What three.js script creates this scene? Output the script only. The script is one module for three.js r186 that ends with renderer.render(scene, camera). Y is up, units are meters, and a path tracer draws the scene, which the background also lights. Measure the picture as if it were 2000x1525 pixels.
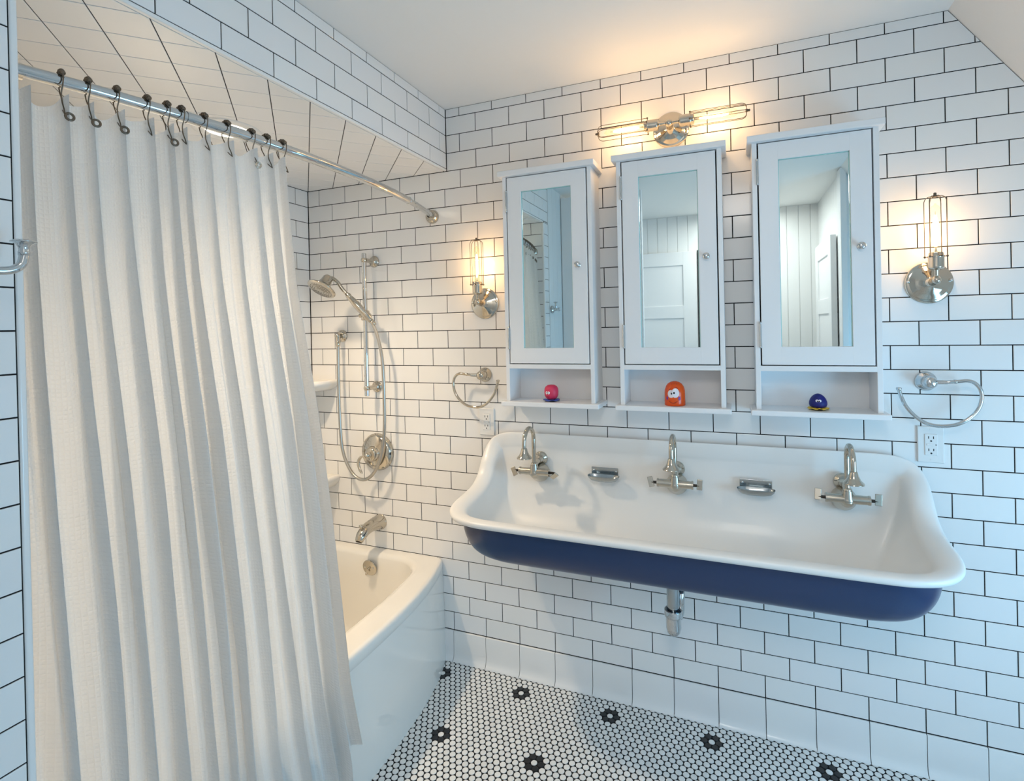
import * as THREE from 'three';
import { mergeGeometries, mergeVertices, toCreasedNormals } from 'three/addons/utils/BufferGeometryUtils.js';
import { RoundedBoxGeometry } from 'three/addons/geometries/RoundedBoxGeometry.js';
import { RectAreaLightUniformsLib } from 'three/addons/lights/RectAreaLightUniformsLib.js';
import { ImprovedNoise } from 'three/addons/math/ImprovedNoise.js';

// ---------------------------------------------------------------- camera, sky, light, exposure
RectAreaLightUniformsLib.init();
const scene = new THREE.Scene();
const W = 2000, H = 1525, FOCAL = 1012.52;
const camera = new THREE.PerspectiveCamera(2 * Math.atan(H / 2 / FOCAL) * 180 / Math.PI, W / H, 0.05, 50);
camera.position.set(-0.6284, 1.4619, 1.9949);
camera.rotation.set(-0.00458, 0.37232, -0.02156, 'YXZ');
camera.setViewOffset(W, H, -39.08, 119.67, W, H);          // the lens is shifted, so that the walls stay upright
const renderer = new THREE.WebGLRenderer({ antialias: true });
renderer.toneMapping = THREE.LinearToneMapping;
renderer.toneMappingExposure = 1.14;
renderer.shadowMap.enabled = true;
scene.background = new THREE.Color(0.42, 0.68, 1.0);
scene.backgroundIntensity = 2.0;
const WINDOW = { x: 0.80, y0: 0.42, y1: 1.26, z0: 0.56, z1: 1.46 };  // out of view; set where its daylight reaches the right side
const WINDOW_LIGHT = { color: new THREE.Color(0.30, 0.69, 1.0), intensity: 7.8 };   // blue daylight from the unseen window, lighting the right side
const SHOWER_LIGHT = { color: new THREE.Color(1.0, 0.76, 0.50), intensity: 6.6, angle: 1.14, penumbra: 1.0 };
const UNSEEN_ROOM_LIGHT = { x: -0.58, z: 2.50, w: 0.44, d: 0.86, color: new THREE.Color(1.0, 0.94, 0.87), intensity: 10.5 };  // unseen lamp behind the camera, lights the room from the front
const BULB = { color: new THREE.Color(1.0, 0.60, 0.27), intensity: 0.08 };

// ---------------------------------------------------------------- helpers
let seed = 7;
const rnd = () => { seed = (seed + 0x6d2b79f5) | 0; let t = Math.imul(seed ^ (seed >>> 15), 1 | seed); t = (t + Math.imul(t ^ (t >>> 7), 61 | t)) ^ t; return ((t ^ (t >>> 14)) >>> 0) / 4294967296; };
const V = (x, y, z) => new THREE.Vector3(x, y, z);
const noise = new ImprovedNoise();
const taken = new Map();
function numbered(name) { const n = taken.get(name) || 0; taken.set(name, n + 1); return n ? name + '_' + String(n).padStart(3, '0') : name; }
function mesh(name, geo, mat, parent) {
  const m = new THREE.Mesh(Array.isArray(geo) ? (geo.length > 1 ? mergeGeometries(geo.map((g) => plain(g))) : geo[0]) : geo, mat);
  m.name = parent === scene ? numbered(name) : name; m.castShadow = m.receiveShadow = true;
  (parent || scene).add(m);
  return m;
}
function plain(g) {                                                     // the same attributes on all, so that they merge
  const q = g.index ? g.toNonIndexed() : g.clone();
  for (const k of Object.keys(q.attributes)) if (!['position', 'normal', 'uv'].includes(k)) q.deleteAttribute(k);
  if (!q.attributes.uv) q.setAttribute('uv', new THREE.BufferAttribute(new Float32Array(q.attributes.position.count * 2), 2));
  if (!q.attributes.normal) q.computeVertexNormals();
  return q;
}
function thing(name, label, category, [x, y, z] = [0, 0, 0], group) {
  const o = new THREE.Group(); o.name = numbered(name); o.position.set(x, y, z); scene.add(o);
  o.userData = { label, category }; if (group) o.userData.group = group;
  return o;
}
function tag(o, label, category, group) { o.userData = { ...o.userData, label, category }; if (group) o.userData.group = group; return o; }
function struct(o, label) { o.userData.kind = 'structure'; if (label) { o.userData.label = label; } return o; }
function copyOf(src, label, pos) { const c = src.clone(); c.name = numbered(src.name.replace(/_\d{3}$/, '')); c.userData = { ...src.userData, label }; c.position.set(...pos); scene.add(c); return c; }
const box = (w, h, d, x = 0, y = 0, z = 0) => new THREE.BoxGeometry(w, h, d).translate(x, y, z);
const rbox = (w, h, d, r, x = 0, y = 0, z = 0, seg = 2) => new RoundedBoxGeometry(w, h, d, seg, r).translate(x, y, z);
const lathe = (pts, seg = 40) => new THREE.LatheGeometry(pts.map(([r, y]) => new THREE.Vector2(Math.max(r, 1e-5), y)), seg);
const cyl = (r, h, seg = 24, r2 = r) => new THREE.CylinderGeometry(r2, r, h, seg);
const ball = (r, s = 20) => new THREE.SphereGeometry(r, s, Math.round(s * 0.7));
function tube(points, r, seg = 48, rad = 10, tension = 0.5) { return new THREE.TubeGeometry(new THREE.CatmullRomCurve3(points.map((p) => V(...p)), false, 'catmullrom', tension), seg, r, rad, false); }
function rodBetween(a, b, r, r2 = r, seg = 16) {
  const A = V(...a), B = V(...b), d = B.clone().sub(A), g = new THREE.CylinderGeometry(r2, r, d.length(), seg);
  g.applyQuaternion(new THREE.Quaternion().setFromUnitVectors(V(0, 1, 0), d.clone().normalize()));
  return g.translate(...A.add(B).multiplyScalar(0.5).toArray());
}
function alongLathe(pts, from, dir, seg = 40) {                         // a lathe whose axis starts at from and runs along dir
  const g = lathe(pts, seg); g.applyQuaternion(new THREE.Quaternion().setFromUnitVectors(V(0, 1, 0), V(...dir).normalize()));
  return g.translate(...from);
}
// a grid of points as a smooth surface; f(i, j) -> [x, y, z]
function sheet(nu, nv, f, { closeU = false, uv } = {}) {
  const pos = [], uvs = [], idx = [];
  for (let j = 0; j <= nv; j++) for (let i = 0; i <= nu; i++) { pos.push(...f(i / nu, j / nv)); uvs.push(...(uv ? uv(i / nu, j / nv) : [i / nu, j / nv])); }
  const n = nu + 1;
  for (let j = 0; j < nv; j++) for (let i = 0; i < nu; i++) { const a = j * n + i, b = a + 1, c = a + n, d = c + 1; idx.push(a, b, d, a, d, c); }
  const g = new THREE.BufferGeometry();
  g.setAttribute('position', new THREE.Float32BufferAttribute(pos, 3)); g.setAttribute('uv', new THREE.Float32BufferAttribute(uvs, 2)); g.setIndex(idx);
  g.computeVertexNormals();
  if (closeU) {                                                         // the seam of a closed loop shares its normals
    const N = g.attributes.normal;
    for (let j = 0; j <= nv; j++) { const a = j * n, b = a + nu, x = N.getX(a) + N.getX(b), y = N.getY(a) + N.getY(b), z = N.getZ(a) + N.getZ(b), l = Math.hypot(x, y, z) || 1; N.setXYZ(a, x / l, y / l, z / l); N.setXYZ(b, x / l, y / l, z / l); }
  }
  return g;
}
const smooth = (t) => { t = Math.min(1, Math.max(0, t)); return t * t * (3 - 2 * t); };
const lerp = (a, b, t) => a + (b - a) * t;
function table(rows, x) { for (let i = 1; i < rows.length; i++) if (x <= rows[i][0]) { const t = (x - rows[i - 1][0]) / (rows[i][0] - rows[i - 1][0]); return lerp(rows[i - 1][1], rows[i][1], t); } return rows[rows.length - 1][1]; }

// ---------------------------------------------------------------- textures and materials
function noiseTexture(size, f, srgb) {
  const d = new Uint8Array(size * size * 4);
  for (let y = 0; y < size; y++) for (let x = 0; x < size; x++) { const v = f(x / size, y / size), i = (y * size + x) * 4; const c = Array.isArray(v) ? v : [v, v, v]; for (let k = 0; k < 3; k++) d[i + k] = Math.max(0, Math.min(255, Math.round(c[k] * 255))); d[i + 3] = 255; }
  const t = new THREE.DataTexture(d, size, size); t.magFilter = t.minFilter = THREE.LinearFilter; t.wrapS = t.wrapT = THREE.RepeatWrapping; if (srgb) t.colorSpace = THREE.SRGBColorSpace; t.needsUpdate = true;
  return t;
}
const tiling = (x, y, n, z) => {                                        // noise that repeats every n cells
  const a = noise.noise(x * n, y * n, z), b = noise.noise((x - 1) * n, y * n, z), c = noise.noise(x * n, (y - 1) * n, z), d = noise.noise((x - 1) * n, (y - 1) * n, z);
  return lerp(lerp(a, b, x), lerp(c, d, x), y);
};
const plasterBump = noiseTexture(256, (x, y) => 0.5 + 0.35 * tiling(x, y, 24, 1.3) + 0.2 * tiling(x, y, 60, 4.1));
const groutTone = noiseTexture(256, (x, y) => { const v = 0.10 + 0.04 * tiling(x, y, 20, 2.2) + 0.05 * tiling(x, y, 70, 7.7); return [v, v, v * 1.06]; }, true);
const waffle = noiseTexture(256, (x, y) => { const a = Math.abs(Math.sin(x * Math.PI * 8)), b = Math.abs(Math.sin(y * Math.PI * 8)); return 0.15 + 0.6 * Math.max(1 - a, 1 - b) ** 1.4 + 0.12 * (0.5 + 0.5 * Math.sin(x * Math.PI * 128)) + 0.1 * tiling(x, y, 30, 5); });
const enamelTone = noiseTexture(256, (x, y) => 0.62 + 0.25 * tiling(x, y, 9, 3.3) + 0.15 * tiling(x, y, 31, 9.1));
const satinTone = noiseTexture(256, (x, y) => 0.55 + 0.22 * tiling(x, y, 40, 6.3) + 0.15 * tiling(x, y, 90, 1.1));
const rep = (t, u, v) => { const c = t.clone(); c.repeat.set(u, v); c.needsUpdate = true; return c; };
const std = (o) => new THREE.MeshStandardMaterial(o), phys = (o) => new THREE.MeshPhysicalMaterial(o);
const lin = (r, g, b) => new THREE.Color().setRGB(r, g, b);
const M = {
  tiles: [[0.84, 0.84, 0.83], [0.85, 0.85, 0.84], [0.83, 0.83, 0.825], [0.84, 0.84, 0.84]].map((c, i) => phys({ color: lin(...c), roughness: 0.13 + 0.012 * i, specularIntensity: 1, ior: 1.5 })),
  hexWhite: [[0.84, 0.83, 0.81], [0.80, 0.795, 0.78], [0.87, 0.86, 0.84]].map((c) => std({ color: lin(...c), roughness: 0.30 })),
  hexBlack: std({ color: lin(0.012, 0.012, 0.014), roughness: 0.28 }),
  grout: std({ map: rep(groutTone, 3, 3), roughness: 0.95 }),
  paint: std({ color: lin(0.86, 0.86, 0.845), roughness: 0.75, bumpMap: rep(plasterBump, 4, 4), bumpScale: 0.0006 }),
  wood: std({ color: lin(0.85, 0.855, 0.865), roughness: 0.34 }),
  bead: std({ color: lin(0.84, 0.845, 0.84), roughness: 0.38 }),
  gapShade: std({ color: lin(0.02, 0.02, 0.022), roughness: 0.9 }),  // near-black, shade painted into the gaps around doors
  mirror: std({ color: lin(0.74, 0.86, 0.88), metalness: 1, roughness: 0.015 }),
  mirrorEdge: phys({ color: lin(0.35, 0.62, 0.60), roughness: 0.12 }),
  chrome: std({ color: lin(0.60, 0.62, 0.63), metalness: 1, roughness: 0.05 }),
  nickel: std({ color: lin(0.55, 0.51, 0.44), metalness: 1, roughness: 0.09 }),
  satin: std({ color: lin(0.52, 0.49, 0.43), metalness: 1, roughness: 0.42, roughnessMap: rep(satinTone, 2, 2) }),
  hose: std({ color: lin(0.48, 0.46, 0.42), metalness: 1, roughness: 0.3 }),
  dish: std({ color: lin(0.42, 0.46, 0.48), metalness: 1, roughness: 0.16 }),
  dark: std({ color: lin(0.03, 0.026, 0.022), metalness: 0.6, roughness: 0.4 }),
  bronze: std({ color: lin(0.16, 0.13, 0.10), metalness: 1, roughness: 0.3 }),
  enamel: phys({ color: lin(0.83, 0.83, 0.815), roughness: 0.34, clearcoat: 0.10, clearcoatRoughness: 0.06 }),
  tub: phys({ color: lin(0.85, 0.835, 0.79), roughness: 0.14, clearcoat: 0.5, clearcoatRoughness: 0.04 }),
  navy: phys({ color: lin(0.010, 0.034, 0.105), roughness: 0.30, clearcoat: 0.25, clearcoatRoughness: 0.3 }),
  ceramic: phys({ color: lin(0.80, 0.79, 0.76), roughness: 0.15 }),
  cloth: phys({ color: lin(0.93, 0.93, 0.92), roughness: 1, transmission: 0.45, thickness: 0, side: THREE.DoubleSide, bumpMap: waffle, bumpScale: 0.0011 }),
  glass: phys({ color: lin(1, 0.97, 0.90), transmission: 1, thickness: 0, roughness: 0.0, ior: 1.45 }),
  pane: phys({ color: lin(1, 1, 1), transmission: 1, thickness: 0, roughness: 0.0, ior: 1.5 }),
  plastic: std({ color: lin(0.80, 0.80, 0.79), roughness: 0.30 }),
  slot: std({ color: lin(0.01, 0.01, 0.012), roughness: 0.6 }),
  filament: std({ color: lin(0.2, 0.1, 0.04), emissive: lin(1.0, 0.62, 0.22), emissiveIntensity: 7 }),
  lens: std({ color: lin(0.9, 0.9, 0.86), roughness: 0.6, emissive: lin(1, 0.9, 0.72), emissiveIntensity: 5 }), diffuser: std({ color: lin(0.9, 0.9, 0.86), roughness: 0.6, emissive: lin(1, 0.9, 0.8), emissiveIntensity: 1.2 }),
  orange: phys({ color: lin(0.78, 0.085, 0.004), roughness: 0.26 }), pink: std({ color: lin(0.66, 0.032, 0.10), roughness: 0.45 }), cobalt: std({ color: lin(0.006, 0.009, 0.16), roughness: 0.5 }),
  blueSkirt: std({ color: lin(0.05, 0.10, 0.42), roughness: 0.4 }), yellow: std({ color: lin(0.82, 0.55, 0.06), roughness: 0.4 }),
  eyeWhite: std({ color: lin(0.82, 0.80, 0.86), roughness: 0.35 }), purple: std({ color: lin(0.22, 0.045, 0.32), roughness: 0.4 }), red: std({ color: lin(0.25, 0.012, 0.008), roughness: 0.5 }),
  pupil: std({ color: lin(0.006, 0.006, 0.012), roughness: 0.35 }),
};

// ---------------------------------------------------------------- tile kit
// a tile cap: convex outline (counter-clockwise), standing t proud of its plane z = -t, its front at z = 0, the edge chamfered
function inset(poly, d) {
  const n = poly.length, out = [];
  for (let i = 0; i < n; i++) {
    const a = poly[(i + n - 1) % n], b = poly[i], c = poly[(i + 1) % n];
    const u = [b[0] - a[0], b[1] - a[1]], v = [c[0] - b[0], c[1] - b[1]], lu = Math.hypot(...u) || 1, lv = Math.hypot(...v) || 1;
    const nu = [-u[1] / lu, u[0] / lu], nv = [-v[1] / lv, v[0] / lv], s = 1 + nu[0] * nv[0] + nu[1] * nv[1];
    const k = d / Math.max(0.35, s);
    out.push([b[0] + (nu[0] + nv[0]) * k, b[1] + (nu[1] + nv[1]) * k]);
  }
  return out;
}
function capGeometry(poly, t, c) {
  const rings = [poly.map((p) => [...p, -t]), poly.map((p) => [...p, -c]), inset(poly, c * 0.45).map((p) => [...p, -c * 0.3]), inset(poly, c * 1.3).map((p) => [...p, 0])];
  const pos = [], n = poly.length, tri = (a, b, d) => pos.push(...a, ...b, ...d);
  for (let r = 0; r < 3; r++) for (let i = 0; i < n; i++) { const a = rings[r][i], b = rings[r][(i + 1) % n], d = rings[r + 1][i], e = rings[r + 1][(i + 1) % n]; tri(a, b, e); tri(a, e, d); }
  for (let i = 1; i < n - 1; i++) tri(rings[3][0], rings[3][i], rings[3][i + 1]);
  const g = new THREE.BufferGeometry(); g.setAttribute('position', new THREE.Float32BufferAttribute(pos, 3)); g.computeVertexNormals();
  return g;
}
function clip(poly, region) {                                           // Sutherland-Hodgman, both convex and counter-clockwise
  let out = poly;
  for (let i = 0; i < region.length && out.length; i++) {
    const a = region[i], b = region[(i + 1) % region.length], side = (p) => (b[0] - a[0]) * (p[1] - a[1]) - (b[1] - a[1]) * (p[0] - a[0]);
    const next = [];
    for (let j = 0; j < out.length; j++) {
      const p = out[j], q = out[(j + 1) % out.length], sp = side(p), sq = side(q);
      if (sp >= 0) next.push(p);
      if ((sp > 0 && sq < 0) || (sp < 0 && sq > 0)) { const t = sp / (sp - sq); next.push([p[0] + (q[0] - p[0]) * t, p[1] + (q[1] - p[1]) * t]); }
    }
    out = next;
  }
  const clean = []; for (const p of out) if (!clean.length || Math.hypot(p[0] - clean[clean.length - 1][0], p[1] - clean[clean.length - 1][1]) > 1e-5) clean.push(p);
  if (clean.length > 1 && Math.hypot(clean[0][0] - clean[clean.length - 1][0], clean[0][1] - clean[clean.length - 1][1]) < 1e-5) clean.pop();
  return clean;
}
const area = (p) => { let s = 0; for (let i = 0; i < p.length; i++) { const q = p[(i + 1) % p.length]; s += p[i][0] * q[1] - q[0] * p[i][1]; } return s / 2; };
const capCache = new Map();
function addTile(name, poly, parent, place, mats, { t = 0.0022, c = 0.0009, joint = 0.0031, tilt = 0.0022 } = {}) {
  const p = inset(poly, joint / 2);
  if (p.length < 3 || area(p) < 4e-5) return null;
  const cx = p.reduce((s, q) => s + q[0], 0) / p.length, cy = p.reduce((s, q) => s + q[1], 0) / p.length;
  const local = p.map((q) => [q[0] - cx, q[1] - cy]), key = local.map((q) => q.map((v) => v.toFixed(4)).join()).join(';') + t;
  if (!capCache.has(key)) capCache.set(key, capGeometry(local, t, c));
  const m = new THREE.Mesh(capCache.get(key), mats[Math.floor(rnd() * mats.length)]);
  m.name = name; m.castShadow = m.receiveShadow = true;
  m.matrix.copy(place).multiply(new THREE.Matrix4().makeTranslation(cx, cy, 0)).multiply(new THREE.Matrix4().makeRotationFromEuler(new THREE.Euler((rnd() - 0.5) * tilt * 1.2, (rnd() - 0.5) * tilt, 0)));
  m.matrix.decompose(m.position, m.quaternion, m.scale);
  parent.add(m);
  return m;
}
const rect = (x0, y0, x1, y1) => [[x0, y0], [x1, y0], [x1, y1], [x0, y1]];
const PLACE = {                                                         // tile planes: local x, y in the wall, local z out of it
  back: new THREE.Matrix4(),                                            // x = world x, y = world y
  right: (x) => new THREE.Matrix4().makeBasis(V(0, 0, -1), V(0, 1, 0), V(1, 0, 0)).setPosition(x, 0, 0),   // faces +x, local x = -z
  front: (z) => new THREE.Matrix4().makeBasis(V(-1, 0, 0), V(0, 1, 0), V(0, 0, -1)).setPosition(0, 0, z),  // faces -z, local x = -x
  down: (y) => new THREE.Matrix4().makeBasis(V(1, 0, 0), V(0, 0, 1), V(0, -1, 0)).setPosition(0, y, 0),    // faces down, local y = z
  up: new THREE.Matrix4().makeBasis(V(1, 0, 0), V(0, 0, -1), V(0, 1, 0)),                                   // faces up, local y = -z
};

// ---------------------------------------------------------------- the room
const TW = 0.1571, TH = 0.0778, YA = 2.387;                             // tile pitch, and the height of the first full joint
const CEIL = 2.424, SOFFIT = YA - 3 * TH, XL = -1.795, XA = -2.583, ZF = 1.467, ZE = 1.555, XR = 0.80, ZB = 3.06, BASE = YA - 29 * TH;
const PROUD = 0.0022, rowY = (k) => YA - k * TH;
const slopeY = (x) => CEIL - 1.41 * (x - 0.012);

// floor: mortar slab with hexagon mosaic
const floor = struct(mesh('floor', box(4.2, 0.12, 3.6, -0.65, -0.06 - PROUD, 1.5), M.grout, scene));
{
  const P = 0.02403, R3 = P * Math.sqrt(3) / 2, hex = [];
  const rc = P / Math.sqrt(3), round = 0.30;                            // hexagons with their corners rounded off
  for (let k = 0; k < 6; k++) {
    const a = Math.PI / 6 + k * Math.PI / 3, p0 = [Math.cos(a) * rc, Math.sin(a) * rc], pa = a - Math.PI / 3, pb = a + Math.PI / 3;
    for (const q of [pa, pb]) hex.push([lerp(p0[0], Math.cos(q) * rc, round), lerp(p0[1], Math.sin(q) * rc, round)]);
  }
  const X0 = -1.4499, Z0 = 0.0975;
  const cells = [], flower = new Set();
  const col = (i, j) => [X0 + i * P + (((j % 2) + 2) % 2) * P / 2, Z0 + j * R3];
  for (let b = -1; b < 11; b++) for (let a = -3; a < 9; a++) {          // flowers: 15 tiles apart, every 14 rows, shifted 7 or 8
    const j = b * 14, i = a * 15 + (((b % 2) + 2) % 2) * 7;
    for (const [di, dj] of [[1, 0], [-1, 0], [0, 1], [-1, 1], [0, -1], [-1, -1]]) flower.add((i + di) + ',' + (j + dj));
  }
  for (let j = -6; j < 148; j++) for (let i = -48; i < 112; i++) {
    const [x, z] = col(i, j);
    if (x < -2.0 || x > XR + 0.02 || z < 0.014 || z > ZB || (x > 0.05 && z > 1.99) || (x < XL + 0.02 && z > ZF + 0.02)) continue;
    const dx = x - camera.position.x, dz = z - camera.position.z, black = flower.has(i + ',' + j);
    const seen = z < 0.62 && x > -1.80 + 0 && x < 0.17 - 0.1 * 0 && z < 0.64;
    cells.push({ x, z, black, d: Math.hypot(dx, dz) - (black && seen ? 10 : 0) + (seen ? 0 : 50) });
  }
  cells.sort((a, b) => a.d - b.d);
  const own = cells.slice(0, 300), rest = cells.slice(300);
  for (const c of own) addTile('hexagon_tile', hex.map(([x, y]) => [x + c.x, y - c.z]), floor, PLACE.up, c.black ? [M.hexBlack] : M.hexWhite, { t: 0.002, c: 0.0009, joint: 0.0034, tilt: 0.006 });
  const cap = capGeometry(inset(hex, 0.0017), 0.002, 0.0009);
  const im = new THREE.InstancedMesh(cap, std({ color: 0xffffff, roughness: 0.30 }), rest.length);
  rest.forEach((c, k) => {
    im.setMatrixAt(k, new THREE.Matrix4().makeTranslation(c.x, 0, c.z).multiply(PLACE.up).multiply(new THREE.Matrix4().makeRotationFromEuler(new THREE.Euler((rnd() - 0.5) * 0.006, (rnd() - 0.5) * 0.006, 0))));
    const q = M.hexWhite[Math.floor(rnd() * 3)].color; im.setColorAt(k, c.black ? M.hexBlack.color : q);
  });
  im.name = 'hexagon_mosaic'; im.userData.kind = 'stuff'; im.castShadow = im.receiveShadow = true; floor.add(im);
}

// ceiling, sloping down to a low wall at the right
struct(mesh('ceiling', box(4.2, 0.12, 3.6, -0.65, CEIL + 0.06, 1.5), M.paint, scene));
{
  const s = new THREE.Shape([new THREE.Vector2(0.012, CEIL), new THREE.Vector2(XR + 0.1, slopeY(XR + 0.1)), new THREE.Vector2(XR + 0.1, CEIL)]);       // solid roof space above the sloped boards
  struct(mesh('ceiling_slope', new THREE.ExtrudeGeometry(s, { depth: 2.10, bevelEnabled: false }).translate(0, 0, -0.05), M.paint, scene));
}

// back wall, its tiles and its coved base
const wallBack = struct(mesh('wall_back', [box(XR - XL + 0.2, CEIL, 0.12, (XR + XL) / 2 + 0.05, CEIL / 2, -0.06 - PROUD)], M.grout, scene));
const wallAlcoveBack = struct(mesh('wall_alcove_back', box(XL - XA + 0.1, CEIL, 0.12, (XA + XL) / 2 - 0.05, CEIL / 2, -0.06 - PROUD), M.grout, scene));
{
  const region = [[XA + 0.001, BASE], [XR, BASE], [XR, slopeY(XR)], [0.012, CEIL], [XA + 0.001, CEIL]];
  for (let k = 0; k <= 29; k++) {
    const y1 = k === 0 ? CEIL : rowY(k - 1), y0 = rowY(k), off = k % 2 ? 0.5 : 0;
    for (let c = -18; c < 9; c++) {
      let x0 = (c + off) * TW, x1 = x0 + TW;
      if (k <= 3) x0 = Math.max(x0, XL + 0.0005);
      if (x1 - x0 < 0.004) continue;
      const mid = (x0 + x1) / 2, owner = mid > XL ? wallBack : wallAlcoveBack;
      if (y1 < 0.40 && x1 < -1.93) continue;                            // behind the bathtub
      addTile('subway_tile', clip(rect(x0, y0, x1, y1), region), owner, PLACE.back, M.tiles);
    }
  }
}
const baseboard = struct(mesh('baseboard_back', box(XR + 1.87, BASE - 0.002, 0.004, (XR - 1.87) / 2, (BASE - 0.002) / 2, -0.0015), M.grout, scene));
{
  const prof = [[0, BASE - 0.0015], [0.0045, BASE - 0.0016], [0.0066, BASE - 0.0035], [0.0072, BASE - 0.007], [0.0070, 0.045], [0.0078, 0.030], [0.0105, 0.018], [0.0150, 0.009], [0.0205, 0.004], [0.0215, 0.0005]];
  const w = TW - 0.0024, geo = sheet(1, prof.length - 1, (u, v) => { const p = prof[Math.round(v * (prof.length - 1))]; return [(u - 0.5) * w, p[1], p[0]]; });
  const end = (s) => { const sh = new THREE.Shape([new THREE.Vector2(0, 0.0005), ...prof.slice().reverse().map((p) => new THREE.Vector2(p[0], p[1])), new THREE.Vector2(0, BASE - 0.002)]); const g = new THREE.ShapeGeometry(sh); g.rotateY(-Math.PI / 2); g.translate(s * w / 2, 0, 0); return g; };
  const g = toCreasedNormals(mergeGeometries([plain(geo), plain(end(-1)), plain(end(1))]), 0.6);
  M.tilesBoth = M.tiles.map((m) => { const q = m.clone(); q.side = THREE.DoubleSide; return q; });
  for (let c = -13; c < 7; c++) { const m = mesh('cove_tile', g, M.tilesBoth[Math.floor(rnd() * 4)], baseboard); m.position.set((c + 1) * TW - 0.0, 0, 0); }
}

// bulkhead over the tub, tiled soffit under it, tiled alcove
const bulkhead = struct(mesh('wall_bulkhead', box(0.12, CEIL - SOFFIT - 0.012, ZE, XL - PROUD - 0.06, (CEIL + SOFFIT + 0.012) / 2, ZE / 2), M.grout, scene));
{
  const region = rect(-ZE, SOFFIT + 0.010, -0.0005, CEIL), pl = PLACE.right(XL);
  for (let k = 0; k <= 3; k++) {
    const y1 = k === 0 ? CEIL : rowY(k - 1), y0 = k === 3 ? SOFFIT + 0.010 : rowY(k), z00 = k % 2 ? 0.1301 : 0.0516;
    for (let c = -2; c < 11; c++) { const z0 = z00 + c * TW; addTile('subway_tile', clip(rect(-z0 - TW, y0, -z0, y1), region), bulkhead, pl, M.tiles); }
  }
  mesh('edge_trim', rbox(0.014, 0.0105, ZF, 0.004, XL - 0.006, SOFFIT + 0.0048, ZF / 2), M.tiles[0], bulkhead);
}
const soffit = struct(mesh('ceiling_alcove', box(XL - XA - 0.008, 0.25, ZF + 0.004, (XA + XL) / 2 - 0.006, SOFFIT + PROUD + 0.125, ZF / 2), M.grout, scene));
{
  const D = 0.1537, pl = PLACE.down(SOFFIT), region = [[XA, 0.0005], [XL - 0.013, 0.0005], [XL - 0.013, ZF], [XA, ZF]], z0 = 1.166;
  for (let i = -12; i < 3; i++) for (let j = -17; j < 7; j++) {
    if ((i + j) % 2) continue;
    const x = XL - 0.004 + i * D / 2, z = z0 + j * D / 2;
    const p = clip([[x, z - D / 2], [x + D / 2, z], [x, z + D / 2], [x - D / 2, z]], region);
    if (p.length > 2) addTile('ceiling_tile', p, soffit, pl, M.tiles, { joint: 0.0024 });
  }
}
const wallAlcoveLeft = struct(mesh('wall_alcove_left', box(0.12, CEIL, ZF + 0.2, XA - PROUD - 0.06, CEIL / 2, ZF / 2), M.grout, scene));
{
  const pl = PLACE.right(XA), hidden = [];
  for (let k = 4; k <= 26; k++) {
    const z00 = k % 2 ? 0 : 0.0785;
    for (let c = -1; c < 10; c++) {
      const z0 = z00 + c * TW, p = clip(rect(-z0 - TW, rowY(k), -z0, rowY(k - 1)), rect(-ZF, 0.42, -0.0005, SOFFIT));
      if (p.length < 3 || area(p) < 1e-4) continue;
      if (z0 < 0.3) addTile('subway_tile', p, wallAlcoveLeft, pl, M.tiles);
      else hidden.push(capGeometry(inset(p, 0.0013), PROUD, 0.0011).applyMatrix4(pl));
    }
  }
  mesh('subway_tiles', mergeGeometries(hidden), M.tiles[1], wallAlcoveLeft).userData.kind = 'stuff';     // behind the curtain
}
const wallAlcoveFront = struct(mesh('wall_alcove_front', box(XL - XA + 0.1, CEIL, ZE - ZF - 0.004, (XA + XL) / 2 - 0.054, CEIL / 2, (ZE + ZF) / 2 + 0.002), M.grout, scene));
{
  const pl = PLACE.front(ZF);
  for (let k = 4; k <= 26; k++) for (let c = 10; c < 18; c++) {
    const x0 = (c + (k % 2 ? 0.5 : 0)) * TW, p = clip(rect(x0, rowY(k), x0 + TW, rowY(k - 1)), rect(-XL + 0.013, 0.42, -XA, SOFFIT));
    if (p.length > 2 && area(p) > 1e-4) addTile('subway_tile', p, wallAlcoveFront, pl, M.tiles);
  }
}
// left wall: the tiled wing beside the curtain, then painted boards
const wallLeft = struct(mesh('wall_left', box(0.12, CEIL, ZB - ZF - 0.004, XL - PROUD - 0.06, CEIL / 2, (ZB + ZF) / 2 + 0.002), M.grout, scene));
{
  const pl = PLACE.right(XL), p0 = 0.0755, yTop = 2.0027;
  for (let k = -2; k < 28; k++) {
    const y1 = Math.min(SOFFIT + 0.008, yTop - (k - 1) * p0), y0 = Math.max(0.002, yTop - k * p0);
    if (y1 - y0 < 0.006) continue;
    addTile('subway_tile', rect(-ZE, y0, -ZF - 0.0125, y1), wallLeft, pl, M.tiles, { joint: 0.0028 });
  }
  mesh('edge_trim', rbox(0.016, SOFFIT, 0.0125, 0.0045, XL - 0.0075, SOFFIT / 2, ZF + 0.0058), M.tiles[0], wallLeft);
  const plank = rbox(0.012, CEIL, 0.0865, 0.0022, 0, CEIL / 2, 0, 1);
  for (let z = ZE + 0.046; z < ZB - 0.03; z += 0.0885) mesh('plank', plank, M.bead, wallLeft).position.set(XL - 0.004, 0, z);
  mesh('door_casing', rbox(0.03, 2.1, 0.09, 0.004, XL + 0.012, 1.05, 1.915), M.wood, wallLeft);
}
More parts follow.
